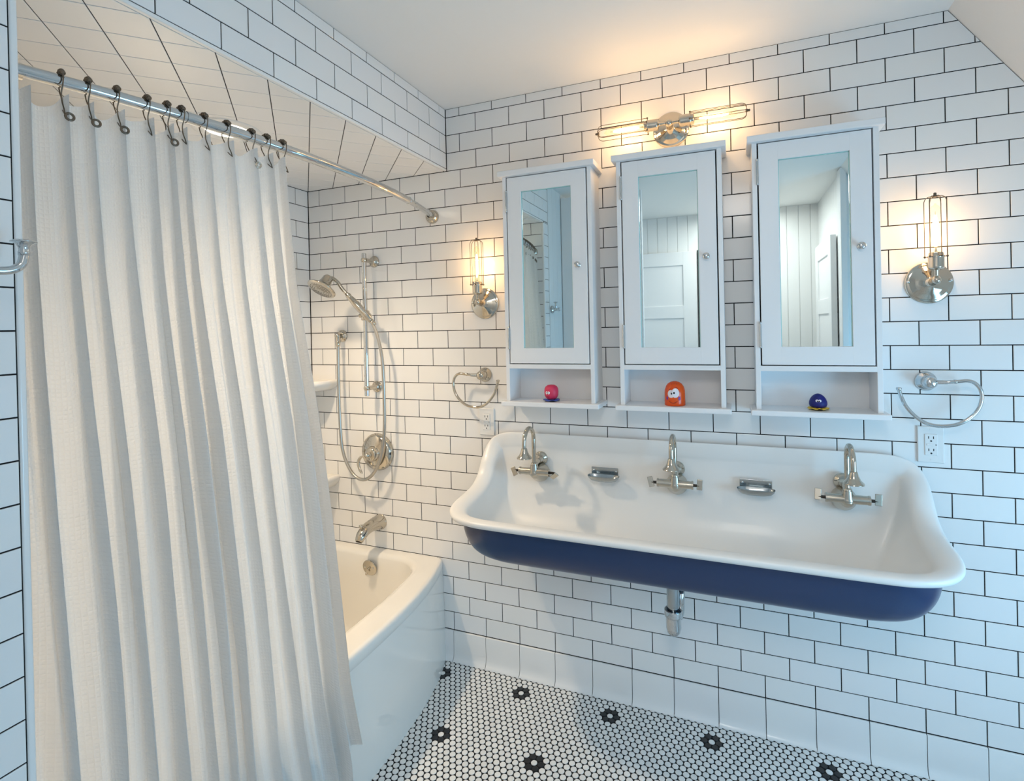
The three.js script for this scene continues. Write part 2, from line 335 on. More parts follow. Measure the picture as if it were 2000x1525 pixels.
// front wall behind the camera, seen in the cabinet mirrors
const wallFront = struct(mesh('wall_front', box(XR - XL + 0.3, CEIL, 0.12, (XR + XL) / 2, CEIL / 2, ZB + 0.068), M.bead, scene));
{
  const plank = rbox(0.0865, CEIL, 0.012, 0.0022, 0, CEIL / 2, 0, 1);
  for (let x = XL + 0.04; x < 0.03; x += 0.0885) mesh('plank', plank, M.bead, wallFront).position.set(x, 0, ZB + 0.004);
}
const wallCloset = struct(mesh('wall_closet', [box(0.10, CEIL, 1.05, 0.086, CEIL / 2, 2.525), box(XR - 0.03, CEIL, 0.10, (XR + 0.03) / 2 + 0.04, CEIL / 2, 2.05)], M.bead, scene));
{
  const plank = rbox(0.012, CEIL, 0.0865, 0.0022, 0, CEIL / 2, 0, 1);
  for (let z = 2.045; z < ZB; z += 0.0885) mesh('plank', plank, M.bead, wallCloset).position.set(0.034, 0, z);
  mesh('corner_casing', rbox(0.035, CEIL - 0.01, 0.11, 0.004, 0.022, CEIL / 2, 2.03), M.wood, wallCloset);
}
function panelDoor(name, w, h) {                                        // a door in the x-y plane, hinged along x = 0, facing +z
  const d = new THREE.Group(); d.name = numbered(name); scene.add(d); d.userData.kind = 'structure';
  const st = 0.115, rails = [0, 0.20, 0.93, 1.04, 1.50, 1.61, h - 0.12, h];
  mesh('stile', rbox(st, h, 0.036, 0.003, st / 2, h / 2, 0), M.wood, d); mesh('stile', rbox(st, h, 0.036, 0.003, w - st / 2, h / 2, 0), M.wood, d);
  for (let i = 0; i < rails.length; i += 2) mesh('rail', rbox(w - 2 * st + 0.002, rails[i + 1] - rails[i], 0.036, 0.003, w / 2, (rails[i] + rails[i + 1]) / 2, 0), M.wood, d);
  for (let i = 1; i < rails.length - 1; i += 2) mesh('panel', box(w - 2 * st, rails[i + 1] - rails[i], 0.016, w / 2, (rails[i] + rails[i + 1]) / 2, 0), M.wood, d);
  mesh('door_knob', [alongLathe([[0, 0], [0.028, 0], [0.028, 0.004], [0.010, 0.008], [0.010, 0.035], [0.024, 0.042], [0.028, 0.052], [0.022, 0.064], [0, 0.068]], [w - 0.06, 0.98, -0.018], [0, 0, -1], 24)], M.dark, d);
  return d;
}
{
  const a = panelDoor('door_1', 0.78, 2.09); a.position.set(-1.71, 0.01, ZB - 0.032);
  mesh('door_gap_shade', box(0.012, 2.09, 0.02, 0.79, 1.05, 0), M.gapShade, a);  // dark strip standing for the shade in the door gap
  const b = panelDoor('door_2', 0.70, 2.03); b.position.set(0.0, 0.01, 2.22); b.rotation.y = -Math.PI / 2;
  const c = panelDoor('door_3', 0.58, 2.38); c.position.set(XL + 0.006, 0.01, 1.845);          // open door leaf out of direct view, placed to shade the wing wall
  mesh('latch_plate', box(0.05, 0.10, 0.004, 0.03, 1.55, -0.02), M.dark, b);
}
// right wall, out of view, its unseen window placed to light the room's right
{
  const { x, y0, y1, z0, z1 } = WINDOW;
  const zC = 2.05, top = slopeY(x) + 0.06, yc = (y0 + y1) / 2, zc = (z0 + z1) / 2;
  struct(mesh('wall_right', [box(0.12, y0, zC + 0.05, x + 0.06, y0 / 2, zC / 2), box(0.12, top - y1, zC + 0.05, x + 0.06, (top + y1) / 2, zC / 2), box(0.12, y1 - y0, z0 + 0.05, x + 0.06, yc, z0 / 2 - 0.025), box(0.12, y1 - y0, zC - z1 + 0.05, x + 0.06, yc, (zC + z1) / 2 + 0.025)], M.paint, scene));
  const w = new THREE.Group(); w.name = 'unseen_window_1'; w.userData.kind = 'structure'; scene.add(w);
  const fr = (h, d, y, z, t = 0.05) => rbox(t, h, d, 0.004, x + 0.05, y, z);
  mesh('window_frame', [fr(y1 - y0, 0.05, yc, z0 + 0.025), fr(y1 - y0, 0.05, yc, z1 - 0.025), fr(0.05, z1 - z0, y0 + 0.025, zc), fr(0.05, z1 - z0, y1 - 0.025, zc)], M.wood, w);
  mesh('mullion', fr(0.035, z1 - z0 - 0.09, yc, zc, 0.04), M.wood, w);
  mesh('pane', box(0.004, y1 - y0 - 0.09, z1 - z0 - 0.09, x + 0.05, yc, zc), M.pane, w);
  mesh('window_sill', rbox(0.10, 0.025, z1 - z0 + 0.12, 0.005, x - 0.01, y0 - 0.014, zc), M.wood, w);
  const l = new THREE.RectAreaLight(WINDOW_LIGHT.color, WINDOW_LIGHT.intensity, z1 - z0 - 0.1, y1 - y0 - 0.1); l.name = 'unseen_window_daylight';
  l.position.set(x + 0.02, yc, zc); l.lookAt(x - 1, yc, zc); scene.add(l);
}
// unseen ceiling panel behind the camera, placed to light back wall and floor
{
  const { x, z, w, d } = UNSEEN_ROOM_LIGHT, t = thing('unseen_ceiling_panel', 'unseen long ceiling panel lamp behind the viewer, placed to light the back wall', 'ceiling lamp', [x, CEIL, z]);
  mesh('panel_frame', rbox(w + 0.04, 0.03, d + 0.04, 0.006, 0, -0.0152, 0), M.plastic, t);
  mesh('panel_diffuser', rbox(w, 0.006, d, 0.002, 0, -0.033, 0), M.diffuser, t);
  const l = new THREE.RectAreaLight(UNSEEN_ROOM_LIGHT.color, UNSEEN_ROOM_LIGHT.intensity, w, d); l.name = 'unseen_ceiling_panel_light'; l.position.set(x, CEIL - 0.04, z); l.rotation.x = -Math.PI / 2; scene.add(l);
}

// ---------------------------------------------------------------- bathtub with a bowed apron
const tubX = (z) => -1.857 + 0.095 * (1 - Math.pow(Math.min(1, Math.abs(1 - z / 0.7335)), 3.2));
function roundedRing(x0, x1, z0, z1, r, ns = 14, na = 8) {              // points of a rounded rectangle, the same count for each
  const pts = [], corners = [[x1 - r, z0 + r, -Math.PI / 2], [x1 - r, z1 - r, 0], [x0 + r, z1 - r, Math.PI / 2], [x0 + r, z0 + r, Math.PI]];
  corners.forEach(([cx, cz, a0], k) => {
    for (let i = 0; i <= na; i++) { const a = a0 + (i / na) * Math.PI / 2; pts.push([cx + r * Math.cos(a), cz + r * Math.sin(a)]); }
    const [nx, nz, na0] = corners[(k + 1) % 4], p = pts[pts.length - 1], q = [nx + r * Math.cos(na0), nz + r * Math.sin(na0)];
    for (let i = 1; i < ns; i++) pts.push([lerp(p[0], q[0], i / ns), lerp(p[1], q[1], i / ns)]);
  });
  pts.push(pts[0].slice());
  return pts;
}
function loft(rings) {                                                  // rings of [x, y, z], the first point repeated at the end
  const n = rings[0].length - 1;
  return sheet(n, rings.length - 1, (u, v) => rings[Math.round(v * (rings.length - 1))][Math.round(u * n)], { closeU: true });
}
{
  const t = thing('bathtub', 'built-in white bathtub with a bowed glossy front behind the curtain', 'bathtub', [0, 0, 0]);
  const x0 = XA + 0.003, zA = 0.001, zB = ZF - 0.001, xm = -1.857, RIM = 0.442;
  const bow = (p) => { const w = Math.max(0, Math.min(1, (p[0] - x0) / (xm - x0))); return p[0] + (tubX(p[1]) - xm) * w * w; };
  const outer = (d, r) => roundedRing(x0 + d * 0.2, xm - d, zA + d * 0.2, zB - d * 0.2, r);
  const at = (pts, y) => pts.map((p) => [bow(p), y, p[1]]);
  const inner = (g, r) => roundedRing(x0 + 0.055 + g, xm - 0.098 - g, 0.055 + g, zB - 0.07 - g, r);
  const rings = [at(outer(0.012, 0.012), 0.385), at(outer(0, 0.014), 0.40), at(outer(0, 0.014), 0.425), at(outer(0.002, 0.014), 0.4345), at(outer(0.007, 0.014), 0.440), at(outer(0.016, 0.016), RIM), at(inner(-0.02, 0.12), RIM), at(inner(-0.009, 0.115), 0.440), at(inner(0, 0.11), 0.434), at(inner(0.007, 0.105), 0.422)];
  const top = inner(0.010, 0.10), bot = roundedRing(x0 + 0.16, xm - 0.15, 0.13, zB - 0.35, 0.11);
  for (let k = 1; k <= 12; k++) {
    const s = k / 12, h = 1 - Math.sqrt(Math.max(0, 1 - Math.pow(s, 2.6))), v = Math.sin(s * Math.PI / 2) ** 0.9;
    rings.push(top.map((p, i) => { const q = [lerp(p[0], bot[i][0], lerp(s * 0.55, h, 0.6)), lerp(p[1], bot[i][1], lerp(s * 0.55, h, 0.6))]; return [bow(q), lerp(0.415, 0.085, v), q[1]]; }));
  }
  const cx = (x0 + xm) / 2 - 0.0, cz = 0.65;
  for (const k of [0.6, 0.25, 0.001]) rings.push(rings[rings.length - 1 - (k === 0.6 ? 0 : k === 0.25 ? 1 : 2)].map((p) => [lerp(cx, p[0], k), 0.083, lerp(cz, p[2], k)]));
  mesh('basin', loft(rings), M.tub, t);
  mesh('apron', sheet(60, 6, (u, v) => { const z = lerp(zB, zA, u); return [tubX(z) - 0.0028 + 0.010 * (1 - v), v * 0.420, z]; }), M.tub, t);
  const o = new THREE.Group(); o.name = 'overflow_plate'; o.position.set(-2.198, 0.380, 0.0725); o.rotation.x = 0.16; t.add(o);
  mesh('plate', alongLathe([[0, 0], [0.037, 0], [0.0375, 0.003], [0.035, 0.006], [0, 0.0085]], [0, 0, 0], [0, 0, 1]), M.nickel, o);
  mesh('trip_lever', [rodBetween([0, 0, 0.006], [0, 0, 0.020], 0.005, 0.006), rodBetween([0, 0.001, 0.016], [-0.010, -0.024, 0.020], 0.003, 0.0045)], M.nickel, o);
  for (const s of [-1, 1]) mesh('screw', ball(0.004, 10).scale(1, 1, 0.5).translate(s * 0.022, 0.004, 0.0075), M.chrome, o);
}

// ---------------------------------------------------------------- shower fittings on the alcove's back wall
{
  const t = thing('tub_spout', 'polished tub spout with a pull knob, low over the bathtub rim', 'tub spout', [-2.192, 0.565, 0]);
  const path = new THREE.CatmullRomCurve3([V(0, 0, 0), V(0, 0.004, 0.05), V(0, 0.0, 0.10), V(0, -0.018, 0.135), V(0, -0.038, 0.150)]);
  mesh('spout', sheet(28, 24, (u, v) => {
    const p = path.getPoint(v), T = path.getTangent(v), n = V(0, T.z, -T.y), a = u * 2 * Math.PI, r = table([[0, 0.037], [0.04, 0.034], [0.3, 0.029], [0.7, 0.025], [0.96, 0.019], [1, 0.014]], v), ry = r * lerp(1, 0.85, v);
    return [p.x + Math.cos(a) * r, p.y + n.y * Math.sin(a) * ry, p.z + n.z * Math.sin(a) * ry];
  }, { closeU: true }), M.nickel, t);
  mesh('spout_mouth', alongLathe([[0, 0], [0.0145, 0], [0.0135, 0.003], [0, 0.003]], [0, -0.037, 0.1497], [0, -0.8, 0.58], 24), M.dark, t);
  mesh('diverter_knob', alongLathe([[0, 0], [0.0055, 0], [0.0048, 0.017], [0.0095, 0.022], [0.0095, 0.028], [0, 0.032]], [0, 0.002, 0.130], [0, 1, 0.15], 20), M.nickel, t);
}
{
  const t = thing('shower_valve', 'round domed shower valve plate with a curved lever handle', 'shower valve', [-2.193, 0.893, 0]);
  mesh('escutcheon', alongLathe([[0, 0], [0.086, 0], [0.0865, 0.006], [0.081, 0.011], [0.083, 0.016], [0.074, 0.026], [0.055, 0.034], [0.036, 0.038], [0.034, 0.042], [0.032, 0.058], [0.024, 0.066], [0, 0.069]], [0, 0, 0], [0, 0, 1], 56), M.nickel, t);
  const h = new THREE.Group(); h.name = 'lever_handle'; t.add(h);
  mesh('hub', alongLathe([[0, 0.06], [0.013, 0.062], [0.015, 0.075], [0.010, 0.090], [0, 0.094]], [0, 0, 0], [0, 0, 1], 28), M.nickel, h);
  mesh('lever', sheet(16, 22, (u, v) => { const c = new THREE.CatmullRomCurve3([V(0, 0, 0.080), V(-0.028, -0.006, 0.088), V(-0.041, -0.030, 0.092), V(-0.030, -0.062, 0.096), V(-0.020, -0.076, 0.098)]), p = c.getPoint(v), a = u * 2 * Math.PI, w = lerp(0.006, 0.010, v) * (v > 0.95 ? 0.6 : 1); return [p.x + Math.cos(a) * w, p.y + Math.cos(a) * w * -0.3, p.z + Math.sin(a) * 0.005]; }, { closeU: true }), M.nickel, h);
}
{
  const t = thing('shower_rail', 'slim vertical chrome slide bar holding the hand shower', 'shower rail', [-2.197, 0, 0.066]);
  mesh('bar', lathe([[0, 1.162], [0.0095, 1.162], [0.0105, 1.164], [0.0105, 1.811], [0.0095, 1.813], [0, 1.813]], 24), M.chrome, t);
  for (const y of [1.198, 1.782]) mesh('wall_bracket', [alongLathe([[0, 0], [0.026, 0], [0.027, 0.004], [0.024, 0.009], [0.013, 0.016], [0.010, 0.030], [0.010, 0.066]], [0.006, y, -0.066], [0, 0, 1], 32), ball(0.0145, 20).translate(0, y, 0)], M.nickel, t);
  const s = new THREE.Group(); s.name = 'slider'; t.add(s);
  mesh('clamp', [lathe([[0, 1.508], [0.017, 1.508], [0.0185, 1.512], [0.0185, 1.548], [0.017, 1.552], [0, 1.552]], 28)], M.nickel, s);
  mesh('cradle', [rodBetween([0.005, 1.532, 0.008], [0.030, 1.532, 0.030], 0.011, 0.010), alongLathe([[0.0145, -0.018], [0.0185, -0.018], [0.0185, 0.018], [0.0145, 0.018], [0.0145, -0.018]], [0.034, 1.530, 0.034], [-0.45, 0.78, 0.42], 28)], M.nickel, s);
  mesh('tension_knob', alongLathe([[0, 0], [0.008, 0], [0.010, 0.012], [0.006, 0.018], [0, 0.019]], [-0.016, 1.53, 0.0], [-1, 0, 0.3], 20), M.nickel, s);
}
{
  const t = thing('hand_shower', 'nickel hand shower with a wide round head and flexible hose', 'hand shower', [0, 0, 0]);
  mesh('handle', [alongLathe([[0, 0], [0.0105, 0], [0.0115, 0.006], [0.0125, 0.02], [0.0165, 0.07], [0.0165, 0.105], [0.0125, 0.135], [0.0105, 0.142], [0.0125, 0.147], [0.0125, 0.154], [0.009, 0.158], [0.008, 0.165]], [-2.150, 1.503, 0.085], [-0.55, 0.77, 0.32], 28),
    tube([[-2.2403, 1.6293, 0.1376], [-2.256, 1.652, 0.147], [-2.272, 1.680, 0.156], [-2.290, 1.697, 0.166], [-2.303, 1.698, 0.173]], 0.008, 28, 14)], M.nickel, t);
  const hp = [-2.303, 1.704, 0.173], dir = V(-0.113, -0.82, 0.56).normalize();
  mesh('head', alongLathe([[0.0, 0], [0.016, 0.0], [0.022, 0.008], [0.024, 0.028], [0.029, 0.044], [0.044, 0.056], [0.059, 0.063], [0.0635, 0.067], [0.0625, 0.072], [0.056, 0.074]], hp, dir.toArray(), 48), M.nickel, t);
  const f = hp.map((v, i) => v + dir.toArray()[i] * 0.0735);
  const face = mesh('spray_face', alongLathe([[0.057, 0], [0.052, 0.003], [0.044, 0.0015], [0.0425, 0.0045], [0.034, 0.003], [0.032, 0.0065], [0.023, 0.005], [0.021, 0.0085], [0.012, 0.007], [0, 0.0095]], f, dir.toArray(), 48), M.satin, t);
  const nz = []; const q = new THREE.Quaternion().setFromUnitVectors(V(0, 1, 0), dir);
  for (const [r, n, h] of [[0.048, 28, 0.0022], [0.038, 20, 0.0037], [0.0275, 14, 0.0057], [0.016, 8, 0.0077]]) for (let k = 0; k < n; k++) { const a = k / n * 2 * Math.PI, p = V(Math.cos(a) * r, h, Math.sin(a) * r).applyQuaternion(q); nz.push(new THREE.IcosahedronGeometry(0.0016, 0).translate(f[0] + p.x, f[1] + p.y, f[2] + p.z)); }
  mesh('nozzles', mergeGeometries(nz), M.dark, face).userData.kind = 'stuff';
  const hosePts = [[-2.1497, 1.504, 0.0848], [-2.139, 1.480, 0.082], [-2.122, 1.43, 0.078], [-2.104, 1.34, 0.075], [-2.099, 1.15, 0.072], [-2.105, 0.985, 0.072], [-2.138, 0.860, 0.072], [-2.175, 0.805, 0.070], [-2.222, 0.778, 0.068], [-2.270, 0.785, 0.066], [-2.312, 0.825, 0.064], [-2.348, 0.903, 0.062], [-2.365, 1.09, 0.058], [-2.372, 1.25, 0.052], [-2.3735, 1.395, 0.048]];
  const hc = new THREE.CatmullRomCurve3(hosePts.map((p) => V(...p))), fr = hc.computeFrenetFrames(520);
  mesh('hose', sheet(12, 520, (u, v) => { const i = Math.round(v * 520), p = hc.getPointAt(v), a = u * 2 * Math.PI, r = 0.0072 + 0.0006 * Math.cos(i * Math.PI), N = fr.normals[i], B = fr.binormals[i]; return [p.x + (N.x * Math.cos(a) + B.x * Math.sin(a)) * r, p.y + (N.y * Math.cos(a) + B.y * Math.sin(a)) * r, p.z + (N.z * Math.cos(a) + B.z * Math.sin(a)) * r]; }, { closeU: true }), M.hose, t);
  for (const [p, d] of [[[-2.1487, 1.5055, 0.085], [0.5, -0.78, -0.25]], [[-2.3735, 1.415, 0.048], [0, -1, 0.02]]]) mesh('hose_nut', alongLathe([[0, 0], [0.0105, 0], [0.0105, 0.016], [0.0085, 0.026], [0, 0.026]], p, d, 12), M.nickel, t);
}
{
  const t = thing('hose_outlet', 'small round nickel wall elbow where the shower hose starts', 'wall elbow', [-2.388, 1.438, 0]);
  mesh('flange', alongLathe([[0, 0], [0.0285, 0], [0.029, 0.004], [0.025, 0.008], [0.022, 0.007], [0.020, 0.012], [0.015, 0.016], [0, 0.017]], [0, 0, 0], [0, 0, 1], 36), M.nickel, t);
  mesh('elbow', [rodBetween([0, 0, 0.012], [0.011, 0, 0.046], 0.012, 0.012, 20), ball(0.0135, 20).translate(0.0125, 0.001, 0.048), rodBetween([0.0135, 0.002, 0.048], [0.0145, -0.024, 0.048], 0.0115, 0.0105, 20)], M.nickel, t);
}
function cornerShelf(y, h, label) {
  const t = thing('corner_shelf', label, 'shelf', [XA, y, 0], 'ceramic shower shelves');
  const R = 0.168, n = 24, prof = [[0.0, 0], [0.30, 0], [0.60, 0], [0.86, 0.0005], [0.94, 0.003], [0.985, -0.002], [1.0, -0.010], [0.995, -0.020], [0.94, -0.034], [0.82, -h + 0.006], [0.70, -h], [0.3, -h], [0.0, -h]];
  const curve = (a) => { const c = Math.cos(a), s = Math.sin(a); return R / Math.pow(Math.pow(c, 3.2) + Math.pow(s, 3.2), 1 / 3.2) * 0.94; };
  const g = sheet(n, prof.length - 1, (u, v) => { const a = u * Math.PI / 2, p = prof[Math.round(v * (prof.length - 1))], r = curve(a) * p[0]; return [Math.cos(a) * r, p[1], Math.sin(a) * r]; });
  g.index.array.reverse(); g.computeVertexNormals();
  mesh('slab', g, M.ceramicBoth, t);
  return t;
}
M.ceramicBoth = M.ceramic.clone(); M.ceramicBoth.side = THREE.DoubleSide;
cornerShelf(1.225, 0.050, 'upper white ceramic corner shelf, level with the lower end of the slide bar');
cornerShelf(0.764, 0.060, 'lower white ceramic corner shelf, level with the bottom of the hose loop');
{
  const t = thing('recessed_light', 'round white recessed light glowing in the tiled shower ceiling', 'ceiling light', [-2.222, SOFFIT, 0.722]);
  mesh('trim_ring', lathe([[0.066, -0.001], [0.072, -0.005], [0.096, -0.006], [0.104, -0.003], [0.105, 0.001]], 48), M.plastic, t);
  mesh('lens', lathe([[0.068, -0.0025], [0.05, -0.005], [0, -0.007]], 40), M.lens, t);
  const l = new THREE.SpotLight(SHOWER_LIGHT.color, SHOWER_LIGHT.intensity, 0, SHOWER_LIGHT.angle, SHOWER_LIGHT.penumbra, 2); l.name = 'shower_light'; l.position.set(-2.222, SOFFIT - 0.0125, 0.722); l.target.position.set(-2.222, 0, 0.722); l.castShadow = true; l.shadow.radius = 2.6; scene.add(l, l.target);
}

// ---------------------------------------------------------------- curtain, its rod and rings
const rodX = (z) => -1.868 + 0.115 * (1 - Math.pow(Math.abs(1 - z / 0.7335), 2.1));
const RODY = 1.96, ringZ = [1.382, 1.343, 1.298, 1.246, 1.209, 1.181, 1.133, 1.081, 1.019, 0.977, 0.930];
{
  const t = thing('curtain_rod', 'bowed chrome shower curtain rod spanning the tub alcove', 'curtain rod', [0, 0, 0]);
  const arc = (z0, z1) => { const p = []; for (let i = 0; i <= 24; i++) { const z = lerp(z0, z1, i / 24); p.push([rodX(z), RODY, z]); } return p; };
  mesh('rod', [tube(arc(0.30, 1.17), 0.0135, 80, 18), tube(arc(1.165, 1.46), 0.0125, 24, 18)], M.chrome, t);
  mesh('rod_end', [tube(arc(0.008, 0.30), 0.0115, 40, 18), alongLathe([[0, 0], [0.014, 0], [0.0145, 0.002], [0.014, 0.006], [0, 0.006]], [rodX(0.30), RODY, 0.297], [0.12, 0, 1], 20)], M.chrome, t);
  for (const [z, d] of [[0, 1], [ZF, -1]]) mesh('flange', alongLathe([[0, 0], [0.030, 0], [0.031, 0.004], [0.029, 0.012], [0.022, 0.020], [0.016, 0.023], [0.015, 0.036], [0.011, 0.038]], [rodX(0) - 0.002, RODY, z], [0.15, 0, d], 36), M.nickel, t);
}
{
  const top = 1.926, zRight = (y) => table([[0.05, 0.735], [0.222, 0.752], [0.45, 0.800], [0.635, 0.822], [0.976, 0.852], [1.243, 0.874], [1.585, 0.914], [1.91, 0.934]], y);
  const stops = [[0, -0.35], ...ringZ.slice().reverse().map((z, i) => [(z - 0.934) / (1.462 - 0.934), i]), [1.0, 11.6]];
  stops[1][0] = 0.012;
  const phase = (s) => table(stops, s);
  const cloth = (u, v) => {
    const s = u, hem = 0.115 + 0.125 * (1 - smooth(s / 0.11)), sag = 0.5 - 0.5 * Math.cos(2 * Math.PI * phase(s));
    const yTop = top + 0.004 - 0.018 * sag * (0.6 + 0.8 * (0.5 + 0.5 * Math.sin(s * 37))), y = lerp(yTop, hem, v);
    const down = smooth((top - y) / 1.8), f = phase(s) + 0.20 * noise.noise(s * 7, y * 0.9, 2.2) * (0.3 + down) + 0.05 * noise.noise(s * 19, y * 1.5, 8.2);
    const amp = lerp(0.015, 0.027, smooth((top - y) / 0.9)) * (1 + 0.35 * noise.noise(s * 9, y * 0.7, 5.5)), w = 2 * Math.PI * f;
    const z0 = lerp(zRight(y), 1.462, Math.pow(s, 1.0));
    let x = lerp(rodX(lerp(0.934, 1.462, s)) + 0.004, Math.max(tubX(Math.min(z0, 1.40)) + 0.050, -1.742), smooth((top - y) / 1.45));
    x -= 0.050 * smooth((s - 0.80) / 0.20) * smooth((top - y) / 1.3);
    const ribs = smooth(0.55 + 1.3 * noise.noise(s * 13, y * 0.8, 9.3)) * (0.35 + 0.65 * down);
    x += amp * (Math.cos(w) + 0.30 * Math.cos(2 * w + 1.1 + 2 * noise.noise(s * 4, y * 0.8, 3)) + 0.16 * Math.cos(3 * w + 4 * noise.noise(s * 5, y, 1))) + 0.0030 * ribs * Math.cos(2 * Math.PI * (s * 62 + 0.7 * noise.noise(s * 6, y * 1.2, 6.1))) + 0.0022 * noise.noise(s * 45, y * 4, 4.4);
    let z = z0 - 0.40 * amp * Math.sin(w) * (s < 0.03 ? s / 0.03 : 1) * (s > 0.97 ? (1 - s) / 0.03 : 1);
    z = Math.min(z, 1.4635);
    if (y < 0.50) x = Math.max(x, tubX(Math.max(0, Math.min(1.46, z))) + 0.010);
    return [x, y, z];
  };
  const c = mesh('shower_curtain', sheet(760, 150, cloth, { uv: (u, v) => [u * 26, v * 26] }), M.cloth, scene);
  tag(c, 'white waffle-weave shower curtain hanging in deep folds before the tub', 'shower curtain');
  for (const i of [0, 1, 2, 4, 8]) {
    const z = ringZ[i];
    const g = mesh('grommet', new THREE.TorusGeometry(0.0064, 0.0023, 10, 26), i === 8 ? M.nickel : M.bronze, c); g.position.set(rodX(z) + 0.0255, RODY - 0.0735, z); g.rotation.y = Math.PI / 2 - 0.2; g.userData.label = 'metal grommet';
  }
  const base = thing('curtain_ring', '', 'curtain ring', [0, 0, 0], 'rings holding the shower curtain');
  const n = 5; const beads = []; for (let k = 0; k < n; k++) { const a = (k - 2) * 0.42; beads.push(ball(0.0052, 12).translate(Math.sin(a) * 0.0185, Math.cos(a) * 0.0185, 0)); }
  mesh('roller_beads', beads, M.bronze, base);
  mesh('wire', [tube([[0.0185, 0.010, 0], [0.0200, 0, 0], [0.0185, -0.014, 0.001], [0.0125, -0.028, 0.002], [0.012, -0.044, 0.001], [0.020, -0.060, 0], [0.024, -0.070, 0]], 0.0012, 40, 8), tube([[-0.0185, 0.010, 0], [-0.0200, 0, 0], [-0.0175, -0.016, -0.001], [-0.010, -0.030, -0.002], [-0.004, -0.046, -0.001], [0.010, -0.060, 0], [0.024, -0.070, 0]], 0.0012, 40, 8)], M.bronze, base);
  const where = ['first curtain ring from the tiled wing wall, at the left end of the row', 'second curtain ring from the tiled wing wall', 'third curtain ring from the tiled wing wall', 'fourth curtain ring from the tiled wing wall', 'middle curtain ring but one, fifth from the tiled wing wall', 'sixth of the eleven curtain rings, in the middle of the row', 'seventh curtain ring from the tiled wing wall', 'curtain ring left of the glowing shower light, eighth from the wing wall', 'pale curtain ring in front of the glowing shower light', 'last curtain ring but one toward the free end of the rod', 'last curtain ring at the open edge of the curtain'];
  ringZ.forEach((z, i) => { const r = i ? copyOf(base, where[i], [rodX(z), RODY, z]) : base; r.userData.label = where[i]; r.position.set(rodX(z), RODY, z); r.rotation.y = -Math.atan2((rodX(z + 0.01) - rodX(z - 0.01)), 0.02) * 0 + (rodX(z + 0.01) - rodX(z - 0.01)) / 0.02; });
}
// ---------------------------------------------------------------- robe hook on the left wall
{
  const t = thing('robe_hook', 'chrome robe hook with a trumpet-shaped tip at the left edge', 'robe hook', [XL, 1.577, 1.591]);
  mesh('base_plate', alongLathe([[0, 0], [0.026, 0], [0.0265, 0.004], [0.022, 0.010], [0.012, 0.016], [0.009, 0.03], [0.010, 0.048]], [0.006, 0, 0], [1, 0, 0], 36), M.chrome, t);
  mesh('hook_arm', [ball(0.0125, 20).translate(0.054, 0, 0), tube([[0.054, 0, 0], [0.058, -0.004, -0.030], [0.061, -0.006, -0.060], [0.063, -0.003, -0.080], [0.0645, 0.006, -0.091], [0.065, 0.018, -0.0945], [0.065, 0.026, -0.095]], 0.0068, 40, 16)], M.chrome, t);
  mesh('hook_tip', alongLathe([[0, 0], [0.0078, 0], [0.0078, 0.006], [0.0068, 0.008], [0.0072, 0.013], [0.0095, 0.018], [0.0145, 0.0215], [0.0175, 0.0225], [0.0165, 0.0240], [0.010, 0.0265], [0, 0.0275]], [0.065, 0.022, -0.095], [0, 1, 0], 36), M.chrome, t);
}

